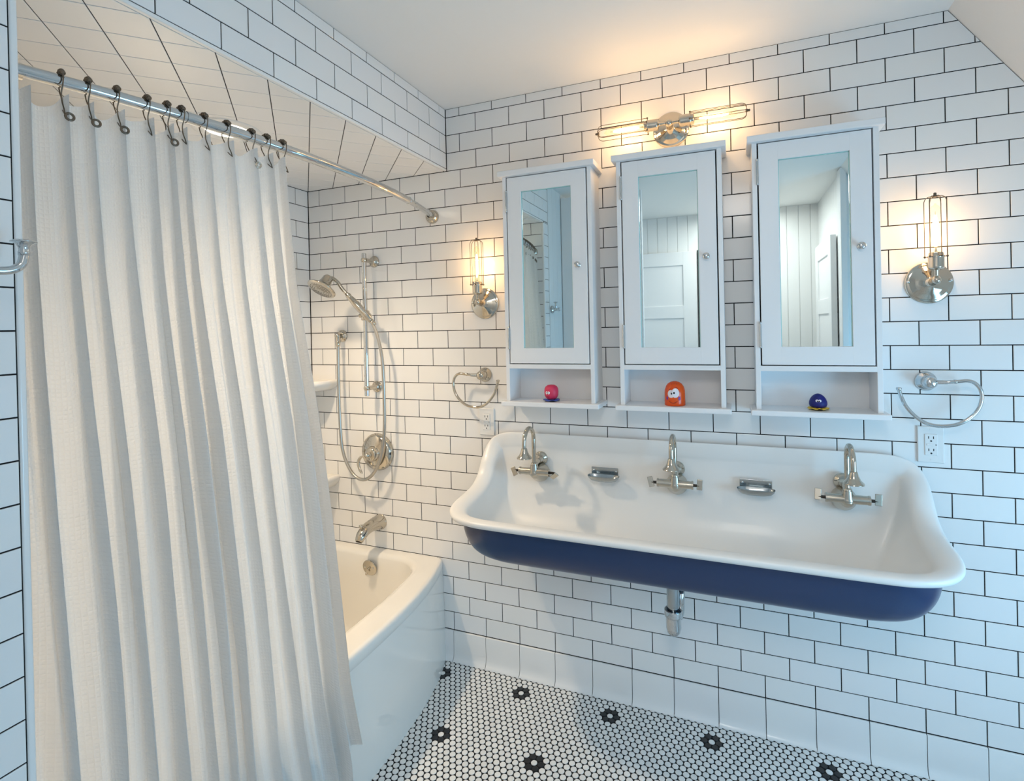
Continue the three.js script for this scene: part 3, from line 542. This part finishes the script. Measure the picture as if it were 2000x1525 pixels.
// ---------------------------------------------------------------- mirror cabinets
function mirrorCabinet(x, label) {
  const t = thing('mirror_cabinet', label, 'cabinet', [x, 0, 0], 'mirror cabinets over the sink');
  const D = 0.12, w = 0.18, yT = 2.062, yB = 1.171, yN = 1.299, fy0 = 1.3165, fy1 = 2.0525, hw = 0.1635;
  mesh('carcass', [rbox(0.0155, yT - yB, D, 0.0012, -w + 0.00775, (yT + yB) / 2, D / 2), rbox(0.0155, yT - yB, D, 0.0012, w - 0.00775, (yT + yB) / 2, D / 2), box(2 * w - 0.03, yT - yB, 0.010, 0, (yT + yB) / 2, 0.005),
    rbox(2 * w - 0.03, fy0 - yN, D, 0.0012, 0, (fy0 + yN) / 2, D / 2), rbox(2 * w - 0.03, yT - fy1, D, 0.0012, 0, (yT + fy1) / 2, D / 2)], M.wood, t);
  mesh('door_recess_shade', box(2 * hw - 0.002, fy1 - fy0, 0.004, 0, (fy0 + fy1) / 2, D - 0.030), M.gapShade, t);  // dark sheet behind the door, paints the shade seen through its gaps
  mesh('crown', rbox(2 * w + 0.030, 0.022, D + 0.017, 0.003, 0, yT + 0.0025, (D + 0.017) / 2, 3), M.wood, t);
  mesh('base_shelf', rbox(2 * w + 0.034, 0.0185, D + 0.018, 0.0035, 0, yB - 0.009, (D + 0.018) / 2, 3), M.wood, t);
  const d = new THREE.Group(); d.name = 'door'; t.add(d);
  const g = 0.0033, dw = hw - g, y0 = fy0 + g, y1 = fy1 - g, m = 0.1012, my0 = 1.379, my1 = 1.9915, th = 0.021, zc = D - th / 2 + 0.0005;
  const st = dw - m;
  mesh('door_frame', [rbox(st, y1 - y0, th, 0.0014, -dw + st / 2, (y0 + y1) / 2, zc), rbox(st, y1 - y0, th, 0.0014, dw - st / 2, (y0 + y1) / 2, zc), rbox(2 * m + 0.002, y1 - my1, th, 0.0014, 0, (y1 + my1) / 2, zc), rbox(2 * m + 0.002, my0 - y0, th, 0.0014, 0, (y0 + my0) / 2, zc)], M.wood, d);
  mesh('mirror', box(2 * m + 0.004, my1 - my0 + 0.004, 0.003, 0, (my0 + my1) / 2, D - 0.0085), M.mirror, d);
  mesh('mirror_bead', [box(0.0022, my1 - my0, 0.003, -m + 0.0011, (my0 + my1) / 2, D - 0.0062), box(0.0022, my1 - my0, 0.003, m - 0.0011, (my0 + my1) / 2, D - 0.0062), box(2 * m, 0.0022, 0.003, 0, my1 - 0.0011, D - 0.0062)], M.mirrorEdge, d);
  mesh('knob', alongLathe([[0, 0], [0.0095, 0], [0.0095, 0.0025], [0.005, 0.004], [0.0045, 0.010], [0.009, 0.0135], [0.0118, 0.018], [0.0105, 0.0235], [0.005, 0.026], [0, 0.0262]], [0.126, 1.690, D], [0, 0, 1], 28), M.chrome, d);
  for (const y of [1.957, 1.419]) mesh('hinge', [rodBetween([-hw - 0.0005, y - 0.0375, D + 0.0025], [-hw - 0.0005, y + 0.0375, D + 0.0025], 0.0042, 0.0042, 12), ball(0.0046, 10).translate(-hw - 0.0005, y + 0.0395, D + 0.0025), ball(0.0046, 10).translate(-hw - 0.0005, y - 0.0395, D + 0.0025)], M.chrome, d);
  return t;
}
{
  const a = mirrorCabinet(-1.2945, 'white mirror cabinet with the pink toy on its open shelf');
  copyOf(a, 'white mirror cabinet with the orange toy on its open shelf', [-0.8395, 0, 0]);
  copyOf(a, 'white mirror cabinet with the dark blue toy on its open shelf', [-0.3850, 0, 0]);
}

// ---------------------------------------------------------------- bath toys on the cabinet shelves
function disc(p, n, r, sx, sy, mat, parent, name, depth = 0.0012) {     // a small print-like button on a curved face
  const g = ball(1, 16).scale(sx * r, sy * r, depth), m = mesh(name, g, mat, parent); m.position.set(...p); m.quaternion.setFromUnitVectors(V(0, 0, 1), V(...n).normalize()); return m;
}
{
  const t = thing('bath_toy', 'orange dome-shaped bath toy with a big-eyed smiling face', 'bath toy', [-0.8315, 1.1712, 0.083]);
  const prof = [[0, 0], [0.0335, 0.0], [0.0358, 0.002], [0.0358, 0.010], [0.0355, 0.045], [0.0345, 0.056], [0.031, 0.067], [0.0245, 0.0765], [0.015, 0.0830], [0.006, 0.0855], [0, 0.086]];
  mesh('body', lathe(prof, 48), M.orange, t);
  const R = (y) => table(prof.slice(1).map(([r, h]) => [h, r]), y), on = (a, y, e = 0) => { const r = R(y) + e; return [Math.sin(a) * r, y, Math.cos(a) * r]; }, nn = (a, y) => { const d = (R(y + 0.003) - R(y - 0.003)) / 0.006; return [Math.sin(a), -d, Math.cos(a)]; };
  const put = (a, y, r, sx, sy, mat, name, e, dz) => disc(on(a, y, e), nn(a, y), r, sx, sy, mat, t, name, dz);
  put(-0.30, 0.043, 0.013, 0.92, 1.12, M.eyeWhite, 'eye', -0.0012, 0.0022); put(0.15, 0.047, 0.014, 0.95, 1.2, M.eyeWhite, 'eye', -0.0012, 0.0022);
  put(-0.20, 0.045, 0.0036, 1, 1.15, M.pupil, 'pupil', 0.0006, 0.0012); put(0.02, 0.0475, 0.0036, 1, 1.15, M.pupil, 'pupil', 0.0006, 0.0012);
  put(-0.72, 0.028, 0.0052, 0.9, 1.3, M.purple, 'cheek', -0.0002, 0.0008); put(0.55, 0.028, 0.0052, 0.9, 1.3, M.purple, 'cheek', -0.0002, 0.0008);
  for (const [a0, y0, a1, y1] of [[-0.52, 0.0575, -0.32, 0.060], [0.14, 0.0665, 0.42, 0.063]]) mesh('eyebrow', tube([on(a0, y0, 0.0002), on((a0 + a1) / 2, (y0 + y1) / 2 + 0.0012, 0.0002), on(a1, y1, 0.0002)], 0.0009, 12, 8), M.red, t);
  mesh('mouth', tube([-0.48, -0.3, -0.08, 0.14, 0.32].map((a, i) => on(a, [0.0185, 0.0135, 0.0115, 0.0135, 0.0185][i], 0.0002)), 0.0008, 24, 8), M.red, t);
  for (const a of [-0.35, 0, 0.38]) put(a, 0.0775, 0.0016, 1, 1, M.red, 'spot', 0, 0.0006);
}
function eggToy(label, at, prof, bodyMat, skirtMat, skirtR, waves, eyeY, eyeR, eyeMat, turn, extra) {
  const t = thing('bath_toy', label, 'bath toy', at); t.rotation.y = turn;
  mesh('body', lathe(prof, 44).translate(0, 0.007, 0), bodyMat, t);
  mesh('skirt', sheet(72, 8, (u, v) => { const a = u * 2 * Math.PI, top = v < 0.5, q = top ? v * 2 : 2 - v * 2, r = q * (skirtR * (1 + 0.07 * Math.cos(a * waves))), lift = 0.0022 * Math.cos(a * waves) * q * q; return [Math.cos(a) * r, (top ? 0.0085 - 0.002 * q : 0.003 + 0.002 * q) + lift, Math.sin(a) * r]; }, { closeU: true }), skirtMat, t);
  mesh('foot', lathe([[0, 0], [skirtR * 0.62, 0], [skirtR * 0.64, 0.002], [skirtR * 0.55, 0.007], [0, 0.007]], 32), M.pupil, t);
  const R = (y) => table(prof.map(([r, h]) => [h, r]), y - 0.007);
  const on = (a, y, e = 0) => [Math.sin(a) * (R(y) + e), y, Math.cos(a) * (R(y) + e)];
  for (const s of [-1, 1]) { disc(on(s * eyeR[0] - 0.12, eyeY, -0.0008), [Math.sin(s * eyeR[0] - 0.12), 0.25, Math.cos(s * eyeR[0])], eyeR[1], 0.85, eyeR[2], eyeMat, t, 'eye', 0.002); disc(on(s * eyeR[0] * 0.55 - 0.12, eyeY - 0.001, 0.0006), [Math.sin(s * 0.1 - 0.12), 0.2, 1], eyeR[1] * 0.36, 1, 1.2, M.pupil, t, 'pupil', 0.0012); }
  if (extra) extra(t, on);
  return t;
}
eggToy('pink round bath toy with a small face on a blue scalloped base', [-1.2975, 1.1712, 0.088], [[0, 0.0], [0.014, 0.001], [0.0215, 0.006], [0.0265, 0.016], [0.0275, 0.030], [0.0265, 0.042], [0.0225, 0.050], [0.014, 0.0555], [0.006, 0.0568], [0, 0.057]], M.pink, M.blueSkirt, 0.033, 6, 0.036, [0.17, 0.0062, 1.2], M.eyeWhite, -0.12,
  (t, on) => mesh('mouth', tube([[-0.32, 0.0215], [-0.12, 0.0185], [0.12, 0.0215]].map(([a, y]) => on(a, y, 0.0002)), 0.0008, 16, 8), M.red, t));
eggToy('small dark blue egg-shaped bath toy on a yellow scalloped base', [-0.3785, 1.1712, 0.080], [[0, 0.0], [0.017, 0.0005], [0.0245, 0.005], [0.0268, 0.012], [0.0262, 0.020], [0.0225, 0.030], [0.016, 0.0385], [0.009, 0.0435], [0.004, 0.0455], [0, 0.046]], M.cobalt, M.yellow, 0.0315, 8, 0.0315, [0.17, 0.0056, 0.85], M.eyeWhite, 0.04);

// ---------------------------------------------------------------- wall lamps
function cageAndBulb(parent, o, dir, light) {                            // a socket cup with a wire cage and a tubular bulb, from o along dir
  const d = V(...dir).normalize(), q = new THREE.Quaternion().setFromUnitVectors(V(0, 1, 0), d), O = V(...o);
  const put = (g) => g.applyQuaternion(q).translate(O.x, O.y, O.z);
  mesh('socket_cup', put(lathe([[0, -0.018], [0.006, -0.018], [0.006, -0.003], [0.012, 0], [0.0195, 0.003], [0.0205, 0.008], [0.0205, 0.036], [0.0225, 0.037], [0.0225, 0.041], [0.0190, 0.042], [0.0190, 0.050], [0.0165, 0.052], [0.0150, 0.050], [0, 0.050]], 32)), M.nickel, parent);
  const wires = [], R = 0.0275, L = 0.223;
  for (let k = 0; k < 6; k++) {
    const a = k * Math.PI / 3 + 0.3, c = Math.cos(a), s = Math.sin(a);
    wires.push(tube([[c * 0.021, 0.039, s * 0.021], [c * (R - 0.001), 0.0392, s * (R - 0.001)], [c * R, 0.043, s * R], [c * R, 0.10, s * R], [c * R, 0.16, s * R], [c * R, L - 0.016, s * R], [c * (R - 0.004), L - 0.005, s * (R - 0.004)], [c * (R - 0.012), L, s * (R - 0.012)], [c * 0.004, L, s * 0.004]], 0.0011, 70, 7, 0.15));
    wires.push(ball(0.0034, 10).translate(c * R, 0.0395, s * R));
  }
  wires.push(lathe([[0, L - 0.003], [0.0055, L - 0.003], [0.0055, L + 0.003], [0.0035, L + 0.005], [0.0045, L + 0.008], [0.003, L + 0.011], [0, L + 0.0115]], 16));
  mesh('wire_cage', wires.map(put), M.bronze, parent);
  const b = mesh('bulb', put(lathe([[0.012, 0.046], [0.0148, 0.056], [0.0148, 0.172], [0.0138, 0.184], [0.0095, 0.193], [0.004, 0.1965], [0.0025, 0.201], [0, 0.202]], 24)), M.glass, parent);
  const strands = []; for (let k = 0; k < 6; k++) { const a = k * Math.PI / 3, c = Math.cos(a), s = Math.sin(a); strands.push(tube([[c * 0.0022, 0.070, s * 0.0022], [c * 0.0050, 0.085, s * 0.0050], [c * 0.0058, 0.118, s * 0.0058], [c * 0.0050, 0.150, s * 0.0050], [c * 0.0022, 0.166, s * 0.0022]], 0.0015, 28, 6)); }
  mesh('filament', strands.map(put), M.filament, b);
  mesh('filament_stem', put(lathe([[0, 0.05], [0.0045, 0.05], [0.0018, 0.064], [0.0008, 0.070], [0.0008, 0.178], [0, 0.178]], 12)), M.satin, b);
  for (const h of [0.092, 0.144]) { const l = new THREE.PointLight(BULB.color, BULB.intensity * light / 2, 0, 2); l.name = 'bulb_light'; l.position.copy(V(0, h, 0).applyQuaternion(q).add(O)); l.castShadow = true; l.shadow.radius = 0.5; parent.add(l); }
}
const backPlate = [[0, 0], [0.064, 0], [0.0655, 0.003], [0.064, 0.006], [0.056, 0.009], [0.052, 0.009], [0.050, 0.012], [0.040, 0.015], [0.038, 0.018], [0.028, 0.020], [0.025, 0.024], [0.016, 0.026], [0.013, 0.032], [0.009, 0.036], [0.0075, 0.052]];
function sconce(x, y, label) {
  const t = thing('wall_sconce', label, 'wall lamp', [x, y, 0], 'single caged wall lamps');
  mesh('back_plate', alongLathe(backPlate, [0, 0, 0], [0, 0, 1], 56), M.nickel, t);
  for (const s of [-1, 1]) mesh('screw', ball(0.0055, 12).translate(s * 0.056, 0.006, 0.010), M.chrome, t);
  mesh('arm', [ball(0.0125, 20).translate(0, 0.004, 0.072), rodBetween([0, 0, 0.048], [0, 0.003, 0.068], 0.0078), rodBetween([0, 0.010, 0.072], [0, 0.03, 0.072], 0.006)], M.nickel, t);
  cageAndBulb(t, [0, 0.036, 0.072], [0, 1, 0], 1);
  return t;
}
sconce(-1.619, 1.566, 'caged wall lamp left of the cabinets, above the left towel ring');
sconce(-0.052, 1.574, 'caged wall lamp right of the cabinets, above the right towel ring');
{
  const t = thing('vanity_lamp', 'horizontal two-bulb caged lamp above the middle mirror cabinet', 'wall lamp', [-0.8345, 2.182, 0]);
  mesh('back_plate', alongLathe(backPlate, [0, 0, 0], [0, 0, 1], 56), M.nickel, t);
  for (const s of [-1, 1]) mesh('screw', ball(0.0055, 12).translate(s * 0.056, -0.006, 0.010), M.chrome, t);
  mesh('arm', [ball(0.0135, 20).translate(0, 0, 0.075), rodBetween([0, 0, 0.048], [0, 0, 0.070], 0.0078), rodBetween([-0.03, 0, 0.077], [0.03, 0, 0.077], 0.006)], M.nickel, t);
  for (const s of [-1, 1]) cageAndBulb(t, [s * 0.035, 0, 0.077], [s, 0, 0], 0.9);
}

// ---------------------------------------------------------------- towel rings and outlets
function towelRing(x, s, label) {
  const t = thing('towel_ring', label, 'towel ring', [x, 1.262, 0], 'open chrome towel rings');
  mesh('mount', [alongLathe([[0, 0], [0.030, 0], [0.0308, 0.004], [0.028, 0.010], [0.020, 0.017], [0.018, 0.020], [0.0195, 0.024], [0.0195, 0.044], [0.017, 0.054], [0.010, 0.060], [0, 0.061]], [0, 0, 0], [0, 0, 1], 40), rodBetween([0, 0.001, 0.042], [s * 0.040, 0.003, 0.060], 0.0075, 0.0062)], s > 0 ? M.chrome : M.nickel, t);
  const p = [[0.024, 0.002, 0.054], [0.045, 0.004, 0.0605], [0.065, 0.006, 0.061], [0.088, 0.0085, 0.061], [0.106, 0.002, 0.061], [0.119, -0.016, 0.061], [0.1225, -0.040, 0.061], [0.117, -0.068, 0.061], [0.104, -0.091, 0.061], [0.084, -0.111, 0.061], [0.060, -0.125, 0.061], [0.033, -0.131, 0.061], [0.006, -0.131, 0.061], [-0.020, -0.123, 0.061], [-0.045, -0.104, 0.061], [-0.067, -0.076, 0.061], [-0.080, -0.046, 0.061], [-0.0865, -0.022, 0.061]].map(([a, b, c]) => [s * a, b, c]);
  mesh('ring', [tube(p, 0.0056, 140, 14), lathe([[0.0056, -0.004], [0.0074, 0], [0.0080, 0.004], [0.006, 0.006], [0, 0.0065]], 18).translate(s * -0.0867, -0.021, 0.061), lathe([[0.0056, -0.003], [0.0066, -0.003], [0.0066, 0.003], [0.0056, 0.003]], 18).rotateZ(Math.PI / 2).translate(s * 0.058, 0.0055, 0.061)], s > 0 ? M.chrome : M.nickel, t);
}
towelRing(-1.626, -1, 'open towel ring over the left outlet, below the left sconce');
towelRing(-0.0645, 1, 'open towel ring over the right outlet, below the right sconce');
function outlet(x, label) {
  const t = thing('wall_outlet', label, 'outlet', [x, 1.061, 0], 'white wall outlets');
  mesh('cover_plate', rbox(0.071, 0.115, 0.007, 0.003, 0, 0, 0.0037, 3), M.plastic, t);
  const r = mesh('receptacle', rbox(0.0335, 0.067, 0.004, 0.0014, 0, 0, 0.0078), M.plastic, t);
  for (const s of [-1, 1]) {
    for (const q of [-1, 1]) mesh('slot', box(0.0022, s * q > 0 ? 0.008 : 0.0075, 0.0016, q * 0.0064, s * 0.0195 + 0.0035, 0.0095), M.slot, r);
    mesh('ground_hole', new THREE.CylinderGeometry(0.0026, 0.0026, 0.0016, 14).rotateX(Math.PI / 2).translate(0, s * 0.0195 - 0.0075, 0.0095), M.slot, r);
    mesh('screw', new THREE.CylinderGeometry(0.003, 0.003, 0.0016, 14).rotateX(Math.PI / 2).translate(0, s * 0.0485, 0.0072), M.plastic, t);
  }
  mesh('test_button', rbox(0.018, 0.0055, 0.0022, 0.0006, -0.003, 0, 0.0102), M.plastic, r);
  mesh('indicator', box(0.0018, 0.005, 0.0012, 0.0125, 0, 0.0096), M.slot, r);
}
outlet(-1.622, 'white wall outlet at the left top corner of the sink');
outlet(-0.0548, 'white wall outlet at the right top corner of the sink');

// ---------------------------------------------------------------- trough sink
{
  const t = thing('trough_sink', 'long white enamel trough sink with a navy underside', 'sink', [0, 0, 0]);
  const XC = -0.8435;
  const half = [[0, 1.018, 0.022, 0, 1, 0], [-0.30, 1.018, 0.022, 0, 1, 0], [-0.55, 1.018, 0.022, 0, 1, 0], [-0.655, 1.0165, 0.023, -0.05, 1, 0], [-0.700, 1.010, 0.025, -0.3, 0.9, 0], [-0.735, 0.993, 0.030, -0.75, 0.65, 0.0], [-0.7555, 0.962, 0.045, -1, 0.2, 0], [-0.7610, 0.918, 0.078, -1, 0, 0], [-0.7625, 0.868, 0.111, -1, 0, 0], [-0.7635, 0.834, 0.160, -1, 0, 0], [-0.7640, 0.8195, 0.230, -1, 0, 0.0], [-0.7600, 0.8140, 0.305, -0.98, 0, 0.15], [-0.7420, 0.8105, 0.370, -0.85, 0, 0.5], [-0.7000, 0.8085, 0.423, -0.5, 0, 0.86], [-0.635, 0.8070, 0.451, -0.15, 0, 1], [-0.55, 0.8065, 0.459, 0, 0, 1], [-0.30, 0.8065, 0.460, 0, 0, 1], [0, 0.8065, 0.460, 0, 0, 1]];
  const loop = [...half.slice(0, -1), ...half.slice(1).reverse().map(([x, y, z, a, b, c]) => [-x, y, z, -a, b, c])];
  const curve = new THREE.CatmullRomCurve3(loop.map((p) => V(XC + p[0], p[1], p[2])), true, 'catmullrom', 0.5), outs = new THREE.CatmullRomCurve3(loop.map((p) => V(p[3], p[4], p[5])), true, 'catmullrom', 0.5);
  const N = 240, ring = [];
  for (let i = 0; i <= N; i++) {
    const u = (i % N) / N, P = curve.getPoint(u), T = curve.getTangent(u), o = outs.getPoint(u); o.addScaledVector(T, -o.dot(T)).normalize();
    ring.push({ P, o, up: V().crossVectors(o, T).normalize() });
  }
  if (ring[0].up.z < 0) ring.forEach((r) => r.up.negate());
  const off = (r, a, b) => { const p = r.P.clone().addScaledVector(r.o, a).addScaledVector(r.up, b * lerp(1, 0.35, Math.max(0, r.o.y))); p.z = Math.max(p.z, 0.004); return p; };
  const bez = (a, b, c, d, s) => { const q = 1 - s; return a.clone().multiplyScalar(q * q * q).addScaledVector(b, 3 * q * q * s).addScaledVector(c, 3 * q * s * s).addScaledVector(d, s * s * s); };
  const DR = V(XC + 0.005, 0.660, 0.235);
  const bottom = (I, y, sx, z0, k) => V(XC + (I.x - XC) * sx, y, z0 + (I.z - 0.03) * k);
  const rings = [], arr = (p) => [p.x, p.y, p.z];
  for (const [a, b] of [[-0.018, -0.014], [-0.006, -0.016], [0.004, -0.013], [0.0085, -0.006], [0.009, 0.001], [0.005, 0.006], [-0.004, 0.0085], [-0.018, 0.0085], [-0.034, 0.005], [-0.046, -0.002]]) rings.push(ring.map((r) => arr(off(r, a, b))));
  const inn = ring.map((r) => { const I = off(r, -0.055, -0.011); const B = bottom(I, 0.672, 0.80, 0.165, 0.42), h = I.y - B.y, outw = V(I.x - B.x, 0, I.z - B.z); return { I, B, a: I.clone().add(r.o.clone().multiplyScalar(-0.012)).add(V(0, -0.55 * h, 0)).add(V(0, 0, r.up.z < 0.9 ? 0 : 0.01)), b: B.clone().addScaledVector(outw, 0.5) }; });
  for (let k = 0; k <= 16; k++) rings.push(inn.map((q) => arr(bez(q.I, q.a, q.b, q.B, k / 16))));
  for (const k of [0.75, 0.5, 0.3, 0.15, 0.055]) rings.push(inn.map((q) => { const c = V(lerp(XC, q.B.x, 1), 0.665, 0.235); return [lerp(DR.x, q.B.x, k), lerp(0.661, 0.672, k), lerp(DR.z, q.B.z, k)]; }));
  rings.push(inn.map(() => [DR.x, 0.6605, DR.z]));
  for (let k = 10; k < rings.length - 1; k++) for (let n = 0; n < Math.min(70, (k - 9) * 9); n++) {   // wide fillets where back, ends and front run together
    const r = rings[k], q = r.slice(0, N).map((p, i) => { const a = r[(i + N - 1) % N], b = r[(i + 1) % N]; return [0, 1, 2].map((c) => 0.5 * p[c] + 0.25 * (a[c] + b[c])); });
    rings[k] = [...q, q[0].slice()];
  }
  mesh('basin', loft(rings), M.enamelBoth = Object.assign(M.enamel.clone(), { side: THREE.DoubleSide }), t);
  const shell = ring.map((r) => { const S = off(r, -0.010, -0.0155), B = bottom(S, 0.640, 0.80, 0.135, 0.46), h = S.y - B.y; const outw = V(S.x - B.x, 0, S.z - B.z); const S2 = off(r, -0.036, -0.017); return { S, S2, B, a: S2.clone().add(V(0, -0.55 * h, 0)), b: B.clone().addScaledVector(outw, 0.62) }; });
  const sr = [shell.map((q) => arr(q.S)), shell.map((q) => arr(q.S2))];
  for (let k = 1; k <= 16; k++) sr.push(shell.map((q) => arr(bez(q.S2, q.a, q.b, q.B, k / 16))));
  for (const k of [0.6, 0.2, 0.001]) sr.push(shell.map((q) => [lerp(DR.x, q.B.x, k), 0.640, lerp(DR.z, q.B.z, k)]));
  mesh('underside', loft(sr), M.navyBoth = Object.assign(M.navy.clone(), { side: THREE.DoubleSide }), t);
  mesh('drain_strainer', alongLathe([[0, 0.001], [0.020, 0.001], [0.030, 0.002], [0.034, 0.0035], [0.033, 0.0015]], [DR.x, 0.6605, DR.z], [0, 1, 0], 32), M.chrome, t);
}
{
  const t = thing('drain_trap', 'chrome bottle trap hanging under the sink', 'drain trap', [-0.8345, 0, 0.235]);
  mesh('tailpiece', lathe([[0, 0.500], [0.0205, 0.500], [0.0205, 0.592], [0.0255, 0.594], [0.027, 0.600], [0.027, 0.610], [0.030, 0.612], [0.030, 0.640], [0, 0.640]], 32), M.dish, t);
  mesh('trap_cup', lathe([[0, 0.428], [0.005, 0.428], [0.014, 0.432], [0.021, 0.441], [0.0245, 0.456], [0.0245, 0.492], [0.0285, 0.494], [0.0290, 0.498], [0.0290, 0.515], [0.0275, 0.517], [0.022, 0.517], [0.021, 0.512], [0, 0.512]], 32), M.chrome, t);
  mesh('wall_pipe', [tube([[0.014, 0.480, -0.016], [0.020, 0.500, -0.026], [0.021, 0.535, -0.032], [0.022, 0.560, -0.045], [0.023, 0.570, -0.08], [0.024, 0.571, -0.15], [0.024, 0.571, -0.228]], 0.013, 48, 18), alongLathe([[0, 0], [0.034, 0], [0.034, 0.004], [0.024, 0.010], [0.014, 0.013]], [0.024, 0.571, -0.234], [0, 0, 1], 28)], M.chrome, t);
}

// ---------------------------------------------------------------- faucets and soap dishes on the sink's back
function faucet(x, blade, label) {
  const t = thing('faucet', label, 'faucet', [x, 0, 0], 'wall-mounted sink faucets');
  const z = 0.115;
  mesh('wall_flange', [alongLathe([[0, 0], [0.027, 0], [0.028, 0.004], [0.025, 0.010], [0.018, 0.014], [0.0165, 0.020], [0.013, 0.022], [0.012, 0.034], [0.009, 0.036], [0.0085, 0.078]], [0, 0.932, 0.032], [0, -0.12, 1], 36)], M.nickel, t);
  mesh('body', [alongLathe([[0, 0], [0.037, 0], [0.038, 0.006], [0.037, 0.016], [0.033, 0.030], [0.0275, 0.045], [0.0215, 0.060], [0.017, 0.078], [0.0, 0.083]], [0, 0.877, 0.040], [0, 0.16, 1], 40), rodBetween([0, 0.888, z], [0, 0.924, z], 0.0185, 0.0150, 28), ball(0.0205, 24).scale(1, 1, 1).translate(0, 0.893, z - 0.002),
    rodBetween([0, 0.8975, z], [-0.058, 0.8975, z], 0.0150, 0.0135, 24), rodBetween([0, 0.8975, z], [0.058, 0.8975, z], 0.0150, 0.0135, 24), rodBetween([-0.056, 0.8975, z], [-0.062, 0.8975, z], 0.0155, 0.0155, 8), rodBetween([0.056, 0.8975, z], [0.062, 0.8975, z], 0.0155, 0.0155, 8)], M.satin, t);
  mesh('set_screw', new THREE.CylinderGeometry(0.0035, 0.0035, 0.004, 12).rotateX(Math.PI / 2).translate(-0.012, 0.858, 0.076), M.dark, t);
  const arc = [[0, 0.918, z]]; arc.push([0, 0.97, z], [0, 1.02, z]); for (let k = 0; k <= 10; k++) { const a = Math.PI - k / 10 * Math.PI; arc.push([0, 1.026 + 0.049 * Math.sin(a), z + 0.049 + 0.049 * Math.cos(a)]); } arc.push([0, 1.010, z + 0.098], [0, 0.998, z + 0.098]);
  const s = mesh('spout', tube(arc, 0.0082, 90, 18), M.nickel, t);
  mesh('spout_nut', lathe([[0, 0.920], [0.0125, 0.920], [0.0135, 0.922], [0.0135, 0.930], [0.0095, 0.934], [0, 0.934]], 8).translate(0, 0, z), M.nickel, s);
  mesh('bell', lathe([[0, 0.9755], [0.023, 0.9745], [0.0285, 0.9730], [0.0290, 0.9750], [0.0265, 0.9780], [0.0190, 0.9860], [0.0135, 0.9980], [0.0110, 1.0080], [0.0090, 1.0110], [0, 1.0110]], 36).translate(0, 0, z + 0.098), M.nickel, s);
  for (const k of [-1, 1]) {
    const h = new THREE.Group(); h.name = 'lever_handle'; h.position.set(k * 0.062, 0.8975, z); t.add(h);
    mesh('stem', rodBetween([0, 0, 0], [k * 0.022, 0, 0], 0.0052, 0.0045), M.dark, h);
    const b = mesh('blade', rbox(0.019, 0.036, 0.005, 0.0018, k * 0.021, 0.006, 0.002), M.satin, h); b.rotation.x = blade[k < 0 ? 0 : 1][0]; b.rotation.z = blade[k < 0 ? 0 : 1][1];
  }
}
faucet(-1.366, [[-0.5, 0.55], [0.5, -0.85]], 'left gooseneck faucet, nearest to the bathtub');
faucet(-0.834, [[-0.2, 0.25], [-0.1, -0.08]], 'middle gooseneck faucet below the cabinet with the orange toy');
faucet(-0.306, [[-0.3, -0.08], [-0.1, -0.05]], 'right gooseneck faucet, nearest to the right outlet');
function soapDish(x, label) {
  const t = thing('soap_dish', label, 'soap dish', [x, 0.884, 0.041], 'small chrome soap dishes');
  mesh('back_plate', rbox(0.104, 0.034, 0.004, 0.0016, 0, 0.014, 0.001), M.dish, t);
  for (const s of [-1, 1]) mesh('screw', ball(0.0042, 12).scale(1, 1, 0.6).translate(s * 0.043, 0.019, 0.0035), M.chrome, t);
  const pr = [[0, -0.014], [0.55, -0.0138], [0.80, -0.010], [0.93, -0.003], [0.985, 0.0035], [1.0, 0.004], [0.985, 0.001], [0.93, -0.0055], [0.80, -0.0125], [0.55, -0.0165], [0, -0.017]];
  mesh('tray', sheet(56, pr.length - 1, (u, v) => { const a = u * 2 * Math.PI, p = pr[Math.round(v * (pr.length - 1))], c = Math.cos(a), s = Math.sin(a), rx = 0.061 * Math.sign(c) * Math.abs(c) ** 0.62, rz = 0.0235 * Math.sign(s) * Math.abs(s) ** 0.75; return [rx * p[0], p[1] + 0.002, 0.026 + rz * p[0]]; }, { closeU: true }), M.chromeBoth, t);
}
M.chromeBoth = M.dish.clone(); M.chromeBoth.side = THREE.DoubleSide;
soapDish(-1.103, 'small metal soap dish between the left and middle faucets');
soapDish(-0.570, 'small metal soap dish between the middle and right faucets');

scene.updateMatrixWorld(true);
renderer.render(scene, camera);
